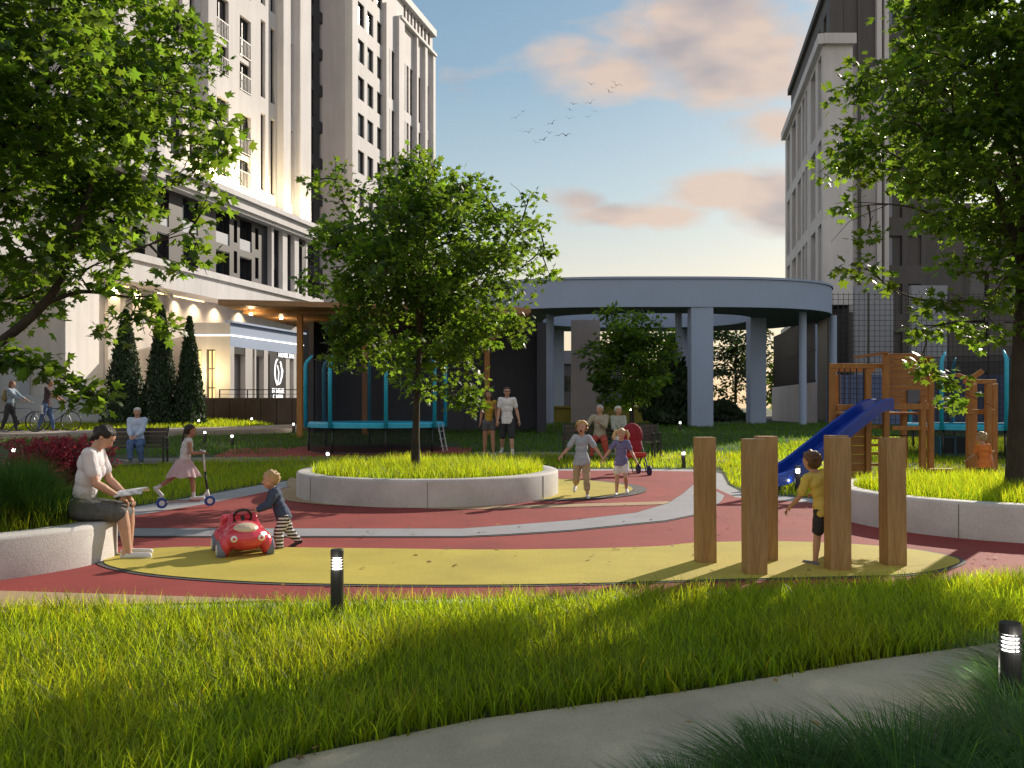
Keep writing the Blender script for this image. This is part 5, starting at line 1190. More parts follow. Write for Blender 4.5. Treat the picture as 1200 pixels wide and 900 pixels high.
    if hs=='curly':
        for _ in range(150):
            u=g.normal(size=3); u/=np.linalg.norm(u); 
            if u[1]>.45 and u[2]<.5: continue
            if u[2]<-.75: continue
            hb_.ell(Hp(u[0]*.44,-.09+u[1]*.46,.12+u[2]*.42),hh*(.06+.04*g.random()),None,7,5)
    elif hs in('short','toddler','mop'):
        for _ in range(70):
            u=g.normal(size=3); u/=np.linalg.norm(u)
            if (u[1]>.35 and u[2]<.55) or u[2]<-.6: continue
            hb_.ell(Hp(u[0]*.385,-.08+u[1]*.425,.14+u[2]*.375),hh*(.05+.03*g.random()) if hs!='mop' else hh*(.08+.06*g.random()),None,7,5)
    if hs=='mop':
        hb_.ell(Hp(0,-.16,-.08),(.42*hh,.36*hh,.36*hh),Rh)
    if hs=='long':
        for s in (-1,1): hb_.cap(Hp(s*.33,-.06,.0),Hp(s*.32,-.12,-.75),.11*hh,.09*hh); 
        hb_.cap(Hp(0,-.28,-.1),Hp(0,-.30,-.85),.26*hh,.20*hh)
        if ps.get('hairlong'): hb_.cap(Hp(-.33,-.05,-.3),Hp(-.36,.05,-1.55),.13*hh,.07*hh); hb_.cap(Hp(-.2,-.25,-.5),Hp(-.3,-.2,-1.5),.2*hh,.1*hh)
    if hs=='bob':
        for s in (-1,1): hb_.cap(Hp(s*.34,-.05,.05),Hp(s*.36,.05,-.42),.12*hh,.10*hh)
        hb_.cap(Hp(0,-.25,0),Hp(0,-.28,-.42),.27*hh,.24*hh)
    if hs=='pigtails':
        for s in (-1,1): 
            hb_.ell(Hp(s*.42,-.1,.24),.09*hh); hb_.cap(Hp(s*.48,-.1,.22),Hp(s*.66,-.1,-.18),.13*hh,.12*hh); hb_.cap(Hp(s*.62,-.1,-.1),Hp(s*.60,-.06,-.55),.12*hh,.05*hh)
    if hs=='braid':
        for i in range(7): q=Hp(.06,-.44-.02*i,-.02-.17*i); hb_.ell(q,(.10*hh*(1-.06*i),.09*hh,.11*hh),None,9,7)
    if hs=='bun': hb_.ell(Hp(0,-.42,-.0),(.2*hh,.16*hh,.2*hh)); hb_.cap(Hp(-.05,-.3,-.1),Hp(0,-.36,-.42),.16*hh,.1*hh)
    # keep the face free: cut what falls in front of the hairline
    hm=skinned(hb_,voxel*.8,1)
    bm=bmesh.new(); bm.from_mesh(hm); inv=Rh.inverted(); rm=[]
    for v_ in bm.verts:
        q=(inv@(v_.co-hc))/hh
        if q.y>.05 and q.z<.10+q.y*.62 and abs(q.x)<(.25 if hs=='bun' else .43) and q.z>-.6 and not(hs in('long','bob','pigtails') and abs(q.x)>.30): rm.append(v_)
    bmesh.ops.delete(bm,geom=rm,context='VERTS'); bm.to_mesh(hm); bm.free()
    if hair[0]!='none': obj('hair',hm,M_h,B)
    if wear.get('helmet_glasses') or wear.get('glasses'):
        m=MB(); m.ell(Hp(-.14,.375,.02),(.10*hh,.03*hh,.06*hh),Rh,10,6); m.ell(Hp(.14,.375,.02),(.10*hh,.03*hh,.06*hh),Rh,10,6); m.tube([Hp(-.37,.0,.04),Hp(-.24,.34,.04),Hp(.24,.34,.04),Hp(.37,.0,.04)],.012*hh,5); m.build('sunglasses',M_black,B)
    g1=.010 if H>1.3 else .008
    # trousers / shorts / skirt
    if 'bottom' in wear:
        c,t1=wear['bottom'][:2]; m=MB(); gg=g1+.004; m.ell(P0+Rt@V((0,-.004*H,-.02*T)),(hw*1.75*fat+gg,.062*f+gg,.062*H+gg),Rt,16,10); m.ell(P0+Rt@V((0,0,T*.14)),(cw*wst*1.0*fat+gg,.055*f+gg,.045*H+gg),Rt,16,10)
        for k in 'lr': legm(m,k,gg,0,t1,wear['bottom'][2] if len(wear['bottom'])>2 else 1.05)
        if wear.get('fill'):
            for t in np.linspace(0,t1,5): a=J['lhip'].lerp(J['lkn'],t); b2=J['rhip'].lerp(J['rkn'],t); m.cap(a,b2,.046*H+gg-.006*H*t,.046*H+gg-.006*H*t)
        hem=[]
        mesh_=skinned(m,voxel*.9,3,dis=(.006,18/H*1.6))
        obj('trousers' if t1>1.3 else ('skirt' if wear.get('fill') else 'shorts'),mesh_,c,B)
    if 'skirt' in wear:
        c,ln,wd=wear['skirt']; m=MB(); n=72; vs=[]; L=8; hipc=(J['lkn']+J['rkn'])/2
        for i in range(L+1):
            t=i/L; cen=P0+V((0,0,T*.22-ln*t))+V((0,(hipc.y-P0.y)*.25*t,0))
            for k in range(n):
                a=2*math.pi*k/n; rr=(cw*.85+g1)+(wd-cw*.8)*t**.8; rr*=1+.07*t*math.sin(a*13)+.04*t*math.sin(a*5+1); vs.append(cen+V((rr*math.cos(a)*.9,rr*math.sin(a)*.95,.01*math.sin(a*7)*t)))
        m.add(vs,[(i*n+k,i*n+(k+1)%n,(i+1)*n+(k+1)%n,(i+1)*n+k) for i in range(L) for k in range(n)]); m.build('skirt',c,B,smooth=True)
    if 'top' in wear:
        c,sl,ln=wear['top']; m=MB(); hem=None; torso_g=g1+.006; torso(m,torso_g,.1)
        m.ell(P0+Rt@V((0,0,T*(.20-ln))),(cw*wst*1.08*fat+torso_g+.006,.058*f+torso_g+.006,.05*H),Rt,16,10)
        if ln>.15: m.ell(P0+Rt@V((0,0,-T*.02)),(hw*1.75*fat+g1+.020,.062*f+g1+.020,.09*H),Rt,16,10); m.ell(P0+Rt@V((0,0,T*.15)),(max(cw*wst,hw*1.45)*fat+g1+.020,.059*f+g1+.020,.085*H),Rt,16,10); hem=[(P0+Rt@V((0,0,-T*(ln-.12))),Rt@V((0,0,1)))]
        if sl>0:
            for k in 'lr': armm(m,k,g1+.006,sl,1.12 if sl<1 else 1.0)
        if wear.get('hood'): m.cap(P0+Rt@V((-.05*H,-.03*H,T*.99)),P0+Rt@V((.05*H,-.03*H,T*.99)),.035*H,.035*H); m.cap(P0+Rt@V((0,-.05*H,T*.95)),P0+Rt@V((0,-.045*H,T*.85)),.04*H,.03*H)
        mesh_=skinned(m,voxel*.9,3,dis=(.005,18/H*1.4),hem=hem); tp=obj('shirt' if not wear.get('hood') else 'hoodie',mesh_,c,B)
        if wear.get('collar'): m=MB(); m.tube([P0+Rt@V((.045*H*math.cos(a),.042*H*math.sin(a),T*.985)) for a in np.linspace(0,6.28,14)],.010*H,6); m.build('collar',wear['collar'],tp,smooth=True)
    if 'apron' in wear: pass
    # socks and shoes
    for k in 'lr':
        if 'socks' in wear:
            m=MB(); kn,an=J[k+'kn'],J[k+'an']; t=wear['socks'][1]; m.cap(kn.lerp(an,1-t),an,.026*H*lw,.022*H*lw); obj('sock',skinned(m,voxel*.8,1),wear['socks'][0],B)
        if 'shoes' in wear:
            m=MB(); he,to=J[k+'heel'],J[k+'toe']; sc_=.86 if H>1.3 else 1.1
            m.cap(he,to.lerp(he,.25),.021*H*sc_,.021*H*sc_); m.cap(to.lerp(he,.4),to,.022*H*sc_,.019*H*sc_); m.cap(J[k+'an'],he.lerp(to,.12),.023*H*sc_,.023*H*sc_)
            so_=obj('shoe',skinned(m,voxel*.7,2),wear['shoes'],B)
            if len(wear)>0 and wear.get('sole',True): 
                d=(to-he).normalized(); q=d.cross(V((1,0,0))).normalized(); q=q if q.z<0 else -q
                m=MB(); m.cap(he+q*.006*H,to+q*.005*H,.017*H*sc_,.019*H*sc_); obj('sole',skinned(m,voxel*.7,1),wear.get('solec',M_white),so_)
    J['B']=B; J['_']=dict(P0=P0,Rt=Rt,T=T,H=H,hh=hh,hc=hc,Rh=Rh)
    return J
def W(J,p): 
    B=J['B']; return Matrix.LocRotScale(B.location,B.rotation_euler,None)@V(p)
def stripes(n,c1,c2,f):
    m=nmat('cloth_'+n,c1,.85,.05,10,2); nt=m.node_tree;N=nt.nodes;L=nt.links;b=N['Principled BSDF']
    wv=N.new('ShaderNodeTexWave'); wv.bands_direction='Z'; wv.inputs['Scale'].default_value=f; wv.inputs['Distortion'].default_value=1.2; tc=N.new('ShaderNodeTexCoord'); L.new(tc.outputs['Object'],wv.inputs['Vector'])
    cr=N.new('ShaderNodeValToRGB'); cr.color_ramp.interpolation='CONSTANT'; cr.color_ramp.elements[0].color=(*c1,1); cr.color_ramp.elements[1].position=.5; cr.color_ramp.elements[1].color=(*c2,1); L.new(wv.outputs['Fac'],cr.inputs[0]); L.new(cr.outputs[0],b.inputs['Base Color']); return m
c_white=cloth('white',(.72,.70,.72)); c_denim=cloth('denim',(.055,.10,.22),(.09,.15,.30)); c_dark=cloth('dark',(.03,.03,.035)); c_navy=cloth('navy',(.03,.05,.10),(.05,.075,.14))
M_shoew=nmat('shoe_white',(.68,.68,.70),.6,.05,10,2); M_shoed=nmat('shoe_dark',(.03,.03,.035),.6,.1,10,2)
# seated woman with a magazine
J=person('woman in white tee and grey skirt seated on the planter end reading',V((-4.10,8.12,0)),-80,1.68,'adult','f',dict(lean=12,head=(40,-4,0),ll=(84,4,84),rl=(83,2,74),lt=(-.10,.38,.60),rt=(.10,.36,.61),curl=55,rf=0,lf=4),
    wear=dict(bottom=(cloth('grey_skirt',(.075,.075,.075),(.12,.12,.115)),.92,1.2),fill=True,top=(cloth('grey_white_tee',(.62,.58,.62),(.70,.67,.70)),.62,.14),shoes=M_shoew),hair=('bun',(.018,.010,.008)),voxel=.0085,pelvis_h=.497)
m=MB(); P=W(J,(0,.47,.67)); 
def magazine(J):
    m=MB(); c=V((0,.45,.635)); 
    for s in (-1,1):
        vs=[];n=6
        for i in range(n+1): t=i/n; x=s*t*.15; z=.03*math.sin(t*math.pi)-.02*t; vs+=[c+V((x,-.12,z)),c+V((x,.13,z+.03))]
        m.add(vs,[(2*i,2*i+2,2*i+3,2*i+1) for i in range(n)]); m.add([v-V((0,0,.008)) for v in vs],[(2*i,2*i+1,2*i+3,2*i+2) for i in range(n)])
    o=m.build('magazine',nmat('magazine_page',(.66,.67,.68),.4,.25,14,3,speck=.3,speckscale=25)); o.matrix_world=Matrix.LocRotScale(J['B'].location,J['B'].rotation_euler,None); tag(o,'open magazine held on the lap of the seated woman','magazine')
    m=MB(); w_=J['rwr']; d=J['rhd']; m.tube([w_-d*.012,w_+d*.012],.034,14); m.build('watch',M_black,J['B'],smooth=True)
magazine(J)
# toddler and push car
def push_car():
    p=at(290,648); B=empty('push_car',(-2.66,8.42,0),R(205),'shiny pink red push car with grey wheels and beige hood','toy car')
    M_p=nmat('pink_plastic',(.62,.05,.08),.25,.08,5,2,coat=.4); M_b=nmat('beige_plastic',(.62,.50,.36),.35,.06,5,2); M_w=nmat('wheel_grey',(.17,.19,.27),.5,.1,6,2)
    # front = +Y
    m=MB(); m.ell((0,.20,.20),(.225,.20,.125)); m.ell((0,.14,.255),(.19,.17,.10)); m.ell((0,-.02,.17),(.20,.30,.085)); m.ell((0,-.24,.19),(.2,.14,.12)); m.cap((-.15,-.28,.2),(-.15,-.26,.33),.04,.035); m.cap((.15,-.28,.2),(.15,-.26,.33),.04,.035); m.cap((-.15,-.28,.34),(.15,-.28,.34),.035,.035)
    m.cap((-.13,.10,.30),(-.10,-.02,.40),.03,.022); m.cap((.13,.10,.30),(.10,-.02,.40),.03,.022); m.cap((-.1,-.02,.40),(.1,-.02,.40),.022,.022)
    for s in (-1,1):
        for y in (.20,-.24): m.ell((s*.19,y,.14),(.065,.115,.11))
    bd=obj('body',skinned(m,.008,3),M_p,B)
    m=MB(); m.ell((0,.235,.285),(.125,.13,.062)); obj('hood_panel',skinned(m,.008,2),M_b,B)
    for s in (-1,1):
        for y in (.20,-.24):
            wm=MB(); wm.tube([(s*.19,y,.095),(s*.262,y,.095)],.095,22); wh=wm.build('wheel',M_w,B,bevel=.012)
            wm=MB(); wm.tube([(s*.255,y,.095),(s*.268,y,.095)],.052,14); 
            wm.build('hubcap',M_white,wh)
        m=MB(); m.ell((s*.125,.375,.215),(.032,.016,.032)); hl=m.build('headlight',M_white,B,smooth=True); m=MB(); m.ell((s*.125,.390,.215),(.014,.006,.014)); m.build('lens',M_p,hl)
    m=MB(); m.tube([(.085*math.cos(a),.005+.03*math.sin(a)*1.0,.375+.075*math.sin(a)) for a in np.linspace(0,6.28,18)],.012,7); m.cap((0,.08,.31),(0,.01,.375),.015,.02); m.build('steering_wheel',M_black,B,smooth=True)
push_car()
person('toddler in navy hoodie and striped trousers pushing the pink toy car',V((-2.33,8.72,0)),112,.86,'toddler','m',dict(lean=20,head=(4,6,0),ll=(24,6,30),rl=(-22,6,20),lt=(-.05,.26,.42),rt=(.06,.25,.42),rf=28),
    wear=dict(bottom=(stripes('striped',(.02,.02,.02),(.65,.63,.6),9),1.82,1.15),top=(c_navy,1.9,.18),hood=True,shoes=M_shoed),hair=('toddler',(.50,.33,.15)),voxel=.0065)
# scooter girl
def scooter(loc,rz):
    B=empty('kick_scooter',loc,rz,'silver kick scooter with blue wheels ridden by the girl','scooter')
    M_bw=nmat('blue_wheel',(.02,.08,.35),.4,.1,5,2)
    m=MB(); m.bb(-.05,.05,-.26,.20,.075,.10); m.build('deck',M_steel,B,bevel=.006); m=MB(); m.bb(-.045,.045,-.22,.14,.101,.104); m.build('grip_tape',M_black,B)
    m=MB(); m.tube([(0,.18,.09),(0,.26,.16),(0,.295,.20)],.016,8); m.tube([(0,.33,.10),(0,.30,.24)],.018,8); m.build('fork',M_white,B,smooth=True)
    m=MB(); m.tube([(0,.30,.22),(0,.27,.50)],.015,8); m.build('lower_stem',M_black,B,smooth=True); m=MB(); m.tube([(0,.27,.5),(0,.245,.80)],.012,8); m.build('upper_stem',M_white,B,smooth=True)
    m=MB(); m.tube([(-.17,.235,.80),(.17,.235,.80)],.011,8); hb=m.build('handlebar',M_steel,B,smooth=True)
    for s in (-1,1): m=MB(); m.tube([(s*.09,.235,.80),(s*.18,.235,.80)],.019,8); m.build('grip',M_white,hb,smooth=True)
    for y in (.335,-.31):
        m=MB(); m.tube([(-.02,y,.075),(.02,y,.075)],.075,24); wh=m.build('wheel',M_bw,B,bevel=.006); m=MB(); m.tube([(-.023,y,.075),(.023,y,.075)],.04,12); m.build('hub',M_white,wh)
    m=MB(); m.tube([(0,-.25,.09),(0,-.30,.16),(0,-.37,.15)],.012,6); m.build('rear_brake',M_steel,B)
sl_=at(217,597); hd=-62
scooter(V((sl_.x,sl_.y,.03)),R(hd))
person('girl with dark braid in white top and pink skirt riding a scooter',V((sl_.x,sl_.y,.135))+Matrix.Rotation(R(hd),3,'Z')@V((.0,-.02,0)),hd,1.12,'kid','f',dict(lean=10,head=(4,0,0),rl=(26,2,22),ll=(-38,3,18),lt=(-.13,.24,.67),rt=(.13,.24,.67),lf=52,rf=0),
    wear=dict(top=(c_white,0,.12),skirt=(nmat('tulle',(.72,.52,.56),.9,.08,10,3,translucent=.25,tcol=(.8,.6,.62)),.25,.235),bottom=(cloth('pink',(.6,.42,.46)),.25),socks=(c_white,.35),shoes=M_shoew),hair=('braid',(.035,.02,.012)),voxel=.0075,skin=M_skint)
# old man on bench
bl=at(152,544); bench(V((bl.x,bl.y,bl.z)),R(12),'dark park bench with the old man sitting at left')
person('white haired old man in blue shirt and jeans sitting on the bench',V((bl.x+.12,bl.y+.12,bl.z)),192,1.76,'adult','m',dict(lean=-8,head=(2,4,0),ll=(82,7,84),rl=(88,-4,70),lt=(-.05,.26,.72),rt=(.08,.27,.70),rf=-6),
    wear=dict(bottom=(c_denim,1.93,1.15),top=(cloth('pale_blue',(.42,.50,.66),(.50,.58,.74)),1.85,.2),collar=c_white,shoes=M_shoed),hair=('bald_side',(.62,.62,.62)),voxel=.013,pelvis_h=.54,fat=1.15)
# cyclists and bicycles
def bicycle(loc,rz,label,fc):
    B=empty('bicycle',loc,rz,label,'bicycle','bicycles pushed along the back path'); r=.34
    def T(a,b,rr,nm,mt=None): m=MB(); m.tube([a,b],rr,7); return m.build(nm,mt or fc,B,smooth=True)
    for x in (-.52,.53):
        m=MB(); m.tube([(x+r*math.cos(a),0,r+r*math.sin(a)) for a in np.linspace(0,2*math.pi,33)],.022,6,caps=False); wh=m.build('wheel',M_black,B,smooth=True)
        m=MB()
        for k in range(12): a=k*math.pi/6; m.tube([(x,0,r),(x+r*math.cos(a),0,r+r*math.sin(a))],.003,3)
        m.build('spokes',M_steel,wh)
    m=MB(); bb=(-.08,0,.30); st=(-.20,0,.78); hd_=(.36,0,.80); hd2=(.40,0,.68); ra=(-.52,0,.34); fr=(.53,0,.34)
    for a,b in ((bb,st),(st,hd_),(bb,hd2),(bb,ra),(ra,st),(hd_,hd2),(hd2,fr)): m.tube([a,b],.018,7)
    m.build('frame',fc,B); T(st,(-.23,0,.90),.013,'seat_post',M_steel); m=MB(); m.ell((-.24,0,.93),(.13,.06,.03)); m.build('saddle',M_black,B,smooth=True)
    m=MB(); m.tube([hd_,(.33,0,.96)],.013,6); m.tube([(.22,-.27,1.0),(.33,-.2,.99),(.34,0,.98),(.33,.2,.99),(.22,.27,1.0)],.013,6); m.build('handlebar',M_steel,B); m=MB(); m.tube([(-.08,-.02,.3),(-.08,.02,.3)],.09,16); m.build('chainring',M_black,B)
    return B
ca=at(38,510); g_=hz(-17,29.5)
b1=V((-16.9,29.3,hz(-16.4,29.4)+.19)); b2=V((-16.05,30.0,b1.z))
bicycle(b1,0,'nearer bicycle held by the woman with the backpack',nmat('bike_paint',(.20,.25,.33),.35,.1,5,2)); bicycle(b2,R(4),'farther bicycle held by the man in the dark shirt',nmat('bike_paint_dark',(.04,.07,.12),.35,.1,5,2))
m=MB()
for i in range(7): z=.62+i*.045; m.tube([(.66+.13*math.cos(a),.14*math.sin(a),z) for a in np.linspace(0,6.28,15)],.006,4)
for k in range(14): a=k*.449; m.tube([(.66+.11*math.cos(a),.12*math.sin(a),.6),(.66+.13*math.cos(a),.14*math.sin(a),.9)],.005,4)
o=m.build('bicycle_basket',nmat('wicker_grey',(.35,.36,.38),.7,.2,10,3),None); o.location=b1; tag(o,'pale wire basket at the front of the nearer bicycle','basket')
J=person('red haired woman with tan backpack walking her bicycle',b1+V((-.16,-.30,0)),-90,1.76,'adult','f',dict(lean=4,head=(8,0,0),ll=(14,3,8),rl=(-12,3,8),lt=(-.46,.40,1.02),rt=(-.12,.42,1.02)),
    wear=dict(bottom=(c_dark,1.9),top=(cloth('grey_blue',(.22,.30,.38),(.30,.37,.44)),1.5,.12),shoes=M_shoed),hair=('long',(.16,.055,.03)),voxel=.015)
d=J['_']; m=MB(); q=d['P0']+d['Rt']@V((0,-.17,d['T']*.62)); m.ell(q,(.15,.10,.22),d['Rt']); m.ell(q+V((0,-.07,-.08)),(.11,.06,.10)); 
for s in (-1,1): m.tube([q+V((s*.11,.02,.16)),d['P0']+V((s*.13,.0,d['T']*1.02)),d['P0']+V((s*.14,.115,d['T']*.75)),q+V((s*.13,.06,-.12))],.016,5)
o=obj('backpack',skinned(m,.015,2),cloth('backpack',(.20,.15,.07),(.28,.22,.11))); o.matrix_world=Matrix.LocRotScale(J['B'].location,J['B'].rotation_euler,None); tag(o,'tan backpack worn by the red haired woman','backpack')
person('bearded man in dark tee walking his bicycle behind the woman',b2+V((-.16,-.28,0)),-88,1.84,'adult','m',dict(lean=8,head=(6,10,0),ll=(14,3,6),rl=(-12,3,8),lt=(-.46,.42,1.02),rt=(-.12,.44,1.02)),
    wear=dict(bottom=(c_denim,1.9),top=(cloth('maroon_dark',(.055,.035,.045)),.6,.2),shoes=M_shoed),hair=('short',(.03,.02,.015)),voxel=.015,skin=M_skint)
# couple
cp=at(573,533.5); cq=at(592,534)
person('long haired woman in mustard top and grey shorts strolling beside her partner',V((cp.x,cp.y,cp.z)),182,1.80,'adult','f',dict(head=(0,-10,6),ll=(5,2,4),rl=(-4,2,6),la=(3,7,10),ra=(-4,8,12),hairlong=True),
    wear=dict(bottom=(cloth('grey_shorts',(.10,.10,.115)),.35,1.1),top=(cloth('mustard',(.42,.27,.03)),0,.06),shoes=M_shoew),hair=('long',(.018,.012,.010)),voxel=.013,skin=M_skint)
person('man in white tee, dark shorts and sunglasses strolling beside his partner',V((cq.x+.05,cq.y,cq.z)),176,1.90,'adult','m',dict(head=(0,14,0),ll=(8,4,6),rl=(-8,4,22),la=(-6,14,14),ra=(6,6,10)),
    wear=dict(bottom=(cloth('charcoal_shorts',(.035,.037,.045)),.9,1.25),top=(c_white,.6,.22),socks=(c_white,.25),shoes=M_shoew,glasses=True),hair=('short',(.07,.035,.02)),voxel=.013)
# running children
rb=at(686,584); rg=at(728,581)
person('laughing curly blond boy in pale blue tee and beige trousers running',V((rb.x-.06,rb.y,0)),174,1.26,'kid','m',dict(lean=8,head=(-2,-6,0),mouth='open',ll=(14,3,8),rl=(-4,4,60),la=(-14,34,16),ra=(4,32,44),rf=30,curl=60),
    wear=dict(bottom=(cloth('beige',(.42,.32,.20)),1.55,1.15),top=(cloth('blue_melange',(.30,.38,.48),(.44,.49,.56)),.75,.24),shoes=M_shoew),hair=('curly',(.62,.40,.16)),voxel=.008)
person('smiling blond girl with pigtails in a purple polo and white shorts running',V((rg.x,rg.y,0)),172,1.13,'kid','f',dict(lean=6,head=(-2,4,0),ll=(28,3,64),rl=(2,2,6),la=(8,24,28),ra=(10,34,14),curl=60,lf=20),
    wear=dict(bottom=(c_white,.55,1.25),top=(cloth('purple',(.13,.13,.28),(.18,.18,.34)),.6,.2),collar=cloth('navy_collar',(.02,.02,.06)),socks=(cloth('pink_sock',(.55,.30,.30)),.3),shoes=M_shoew),hair=('pigtails',(.66,.45,.20)),voxel=.008)
# stroller
def stroller():
    p=at(741,557); B=empty('stroller',(p.x,p.y,0),R(195),'dark red stroller parked behind the running girl','stroller'); M_r=cloth('burgundy',(.26,.015,.03)); M_bf=nmat('blue_frame',(.02,.03,.09),.4,.1,5,2)
    m=MB(); m.ell((0,-.02,.86),(.25,.13,.27)); m.ell((0,.0,.62),(.23,.12,.22)); o=obj('hood',skinned(m,.015,3),M_r,B); m=MB(); m.box((0,.14,.44),(.40,.34,.10),Matrix.Rotation(R(8),3,'X')); m.build('seat',nmat('red_seat',(.5,.05,.04),.7,.1,5,2),B,bevel=.03)
    for s in (-1,1):
        m=MB(); m.tube([(s*.24,.30,.12),(s*.24,-.02,.60),(s*.24,-.25,1.0)],.016,7); m.tube([(s*.24,-.28,.12),(s*.24,.05,.52)],.016,7); m.build('side_frame',M_bf,B)
        for y in (.30,-.28): 
            m=MB(); m.tube([(s*.26-.02,y,.11),(s*.26+.02,y,.11)],.11,18); wh=m.build('wheel',M_bf,B,bevel=.01)
    m=MB(); m.tube([(-.24,-.25,1.0),(.24,-.25,1.0)],.018,7); m.build('handle',M_black,B); m=MB(); m.tube([(-.15,.28,.30),(-.15,.38,.10),(.15,.38,.10),(.15,.28,.30)],.014,6); m.build('footrest',M_black,B)
stroller()
# elderly couple on the rear bench
bq=at(713,538); bench(V((bq.x,bq.y,bq.z)),R(-2),'dark park bench with the elderly couple under the small tree',L=2.3)
bench(V((bq.x+.95,bq.y+.5,bq.z)),R(-2),'empty dark bench end right of the stroller',L=.9)
person('elderly man in beige jumper and red trousers sitting on the rear bench',V((bq.x-.22,bq.y+.12,bq.z)),170,1.80,'adult','m',dict(lean=-6,head=(2,-35,0),ll=(84,8,84),rl=(84,6,84),lt=(-.02,.30,.95),rt=(.35,.25,.98)),
    wear=dict(bottom=(cloth('brick_red',(.42,.07,.05)),1.9,1.1),top=(cloth('beige_jumper',(.36,.33,.25)),1.9,.18),shoes=M_shoed),hair=('bald_side',(.5,.5,.48)),voxel=.013,pelvis_h=.54,fat=1.1)
person('elderly woman with short white hair sitting right of the man in red trousers',V((bq.x+.28,bq.y+.12,bq.z)),186,1.74,'adult','f',dict(lean=-4,head=(0,25,0),ll=(84,4,84),rl=(84,4,84),lt=(-.05,.3,.75),rt=(.08,.3,.74)),
    wear=dict(bottom=(cloth('cream',(.5,.46,.38)),1.9,1.1),top=(cloth('sage',(.34,.38,.33)),1.85,.18),shoes=M_shoed),hair=('short',(.62,.60,.52)),voxel=.013,pelvis_h=.54)
# boy behind the post
bb_=at(958,667.5)
person('brown haired boy in yellow tee and black shorts peeking past the wooden post',V((bb_.x+.12,bb_.y+.12,0)),18,1.08,'kid','m',dict(lean=8,tilt=-14,head=(8,22,-6),ll=(4,6,4),rl=(-6,4,10),la=(18,12,26),ra=(30,10,40)),
    wear=dict(bottom=(c_dark,.72,1.15),top=(cloth('yellow',(.62,.47,.09),(.70,.55,.14)),.75,.2),shoes=nmat('shoe_grey',(.16,.16,.18),.6,.4,30,3),solec=M_white),hair=('mop',(.13,.065,.035)),voxel=.0075)
# child in orange
oc=V((7.85,14.2,0))
person('small blond child in orange tee standing in the grass with back turned',oc,6,1.06,'small','m',dict(lean=4,head=(6,12,0),ll=(4,5,4),rl=(-3,5,6),la=(26,8,34),ra=(-4,16,8)),
    wear=dict(bottom=(c_dark,.8,1.15),top=(cloth('orange',(.62,.17,.03),(.70,.22,.05)),.55,.2),shoes=M_shoed),hair=('toddler',(.42,.28,.15)),voxel=.0085)
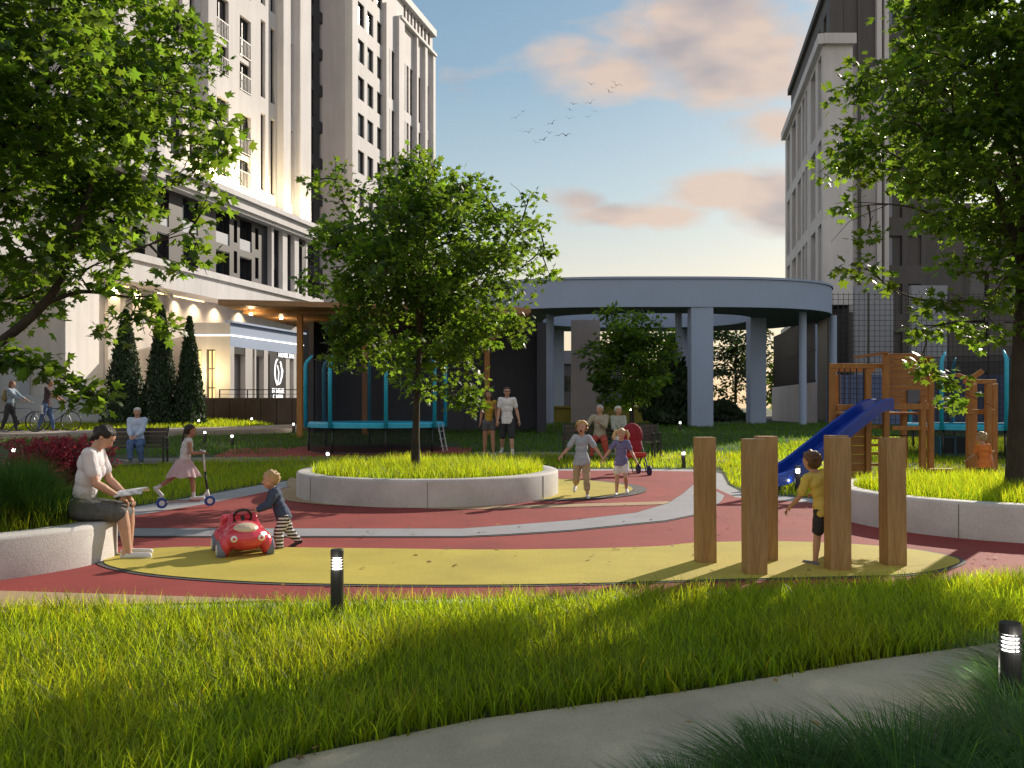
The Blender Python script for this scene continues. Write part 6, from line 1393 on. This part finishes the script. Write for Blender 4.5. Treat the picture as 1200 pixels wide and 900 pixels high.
# ---------------- birds ----------------
def birds():
    pts=[(605,138,1.4),(613,131,.9),(610,153,.8),(620,155,1.6),(628,167,1.2),(637,164,1.4),(644,156,1.2),(647,145,1.5),(654,159,1.1),(663,159,1.7),(667,139,1.2),(668,129,1.0),(672,122,1.3),(692,121,1.5),(697,131,1.0),(689,137,.9),(693,99,1.2),(714,108,1.1),(718,103,.9),(722,100,1.7)]
    g=random.Random(3)
    for i,(px,py,s) in enumerate(pts):
        Y=130; x=(px-600)/1000*Y; z=CAMH+(HOR-py)/1000*Y; a=R(g.uniform(-35,25)); up=g.uniform(.12,.35)
        m=MB(); m.ell((0,0,0),(.09,.28,.08),None,8,6)
        for q in (-1,1): 
            vs=[(q*.05,.10,.03),(q*.45,.12,.03+up),(q*.95,-.02,.02+up*.8),(q*.42,-.12,.03+up),(q*.05,-.12,.03)]; m.add(vs+[(p[0],p[1],p[2]-.025) for p in vs],[(0,1,3,4),(1,2,3),(5,9,8,6),(6,8,7),(0,5,6,1),(1,6,7,2),(2,7,8,3),(3,8,9,4)])
        m.add([(-.05,-.22,0),(.05,-.22,0),(.10,-.45,0),(-.10,-.45,0),(0,-.3,-.03)],[(0,1,2,3),(0,4,1)])
        o=m.build('bird',nmat('bird_feather',(.05,.055,.07),.8,.2,5,2)); o.location=(x,Y,z); o.scale=(s*.62,)*3; o.rotation_euler=(R(20),a,R(g.uniform(-30,30))); tag(o,'small dark bird gliding in the flock high in the sky','bird','flock of birds in the sky')
birds()
# ---------------- repeated members of one builder become parts of their own ----------------
def islands(me):
    n=len(me.vertices); par=list(range(n))
    def fd(a):
        while par[a]!=a: par[a]=par[par[a]]; a=par[a]
        return a
    for e in me.edges:
        a,b=fd(e.vertices[0]),fd(e.vertices[1])
        if a!=b: par[a]=b
    out={}
    for p in me.polygons: out.setdefault(fd(p.vertices[0]),[]).append(p)
    return list(out.values())
def split_parts(ob,new):
    me=ob.data; isl=islands(me)
    if len(isl)<2: ob.name=new; return
    for ps in isl:
        ids=sorted({v for p in ps for v in p.vertices}); mp={v:i for i,v in enumerate(ids)}
        m2=bpy.data.meshes.new(new); m2.from_pydata([tuple(me.vertices[v].co) for v in ids],[],[[mp[v] for v in p.vertices] for p in ps])
        for m in me.materials: m2.materials.append(m)
        m2.polygons.foreach_set('material_index',[p.material_index for p in ps]); m2.polygons.foreach_set('use_smooth',[p.use_smooth for p in ps]); m2.update()
        o=bpy.data.objects.new(new,m2); COL.objects.link(o); o.parent=ob.parent; o.matrix_local=ob.matrix_local.copy()
        for md in ob.modifiers:
            if md.type=='BEVEL': b=o.modifiers.new('b','BEVEL'); b.width=md.width; b.segments=md.segments; b.limit_method='ANGLE'
    bpy.data.objects.remove(ob)
SPL={'pillars':'pillar','pilasters':'pilaster','white_fins':'fin','balcony_panels':'balcony_panel','dark_spandrel':'spandrel','light_strip':'light_strip','cornice':'cornice','white_strips':'white_strip','ribs':'rib','top_beam':'top_beam','rail':'rail','ladder_rung':'ladder_rung','guard_bars':'guard_bar','roof_board':'roof_board','cross_beam':'cross_beam','ground_beam':'ground_beam','screen_wall':'screen_wall','side_pier':'side_pier','plinth':'plinth','parapet':'parapet','brace':'brace','fence_post':'fence_post','light_band':'light_band'}
bpy.context.view_layer.update()
for o in list(S.objects):
    st=o.name.split('.')[0]
    if o.type=='MESH' and o.parent and not o.children and st in SPL: split_parts(o,SPL[st])
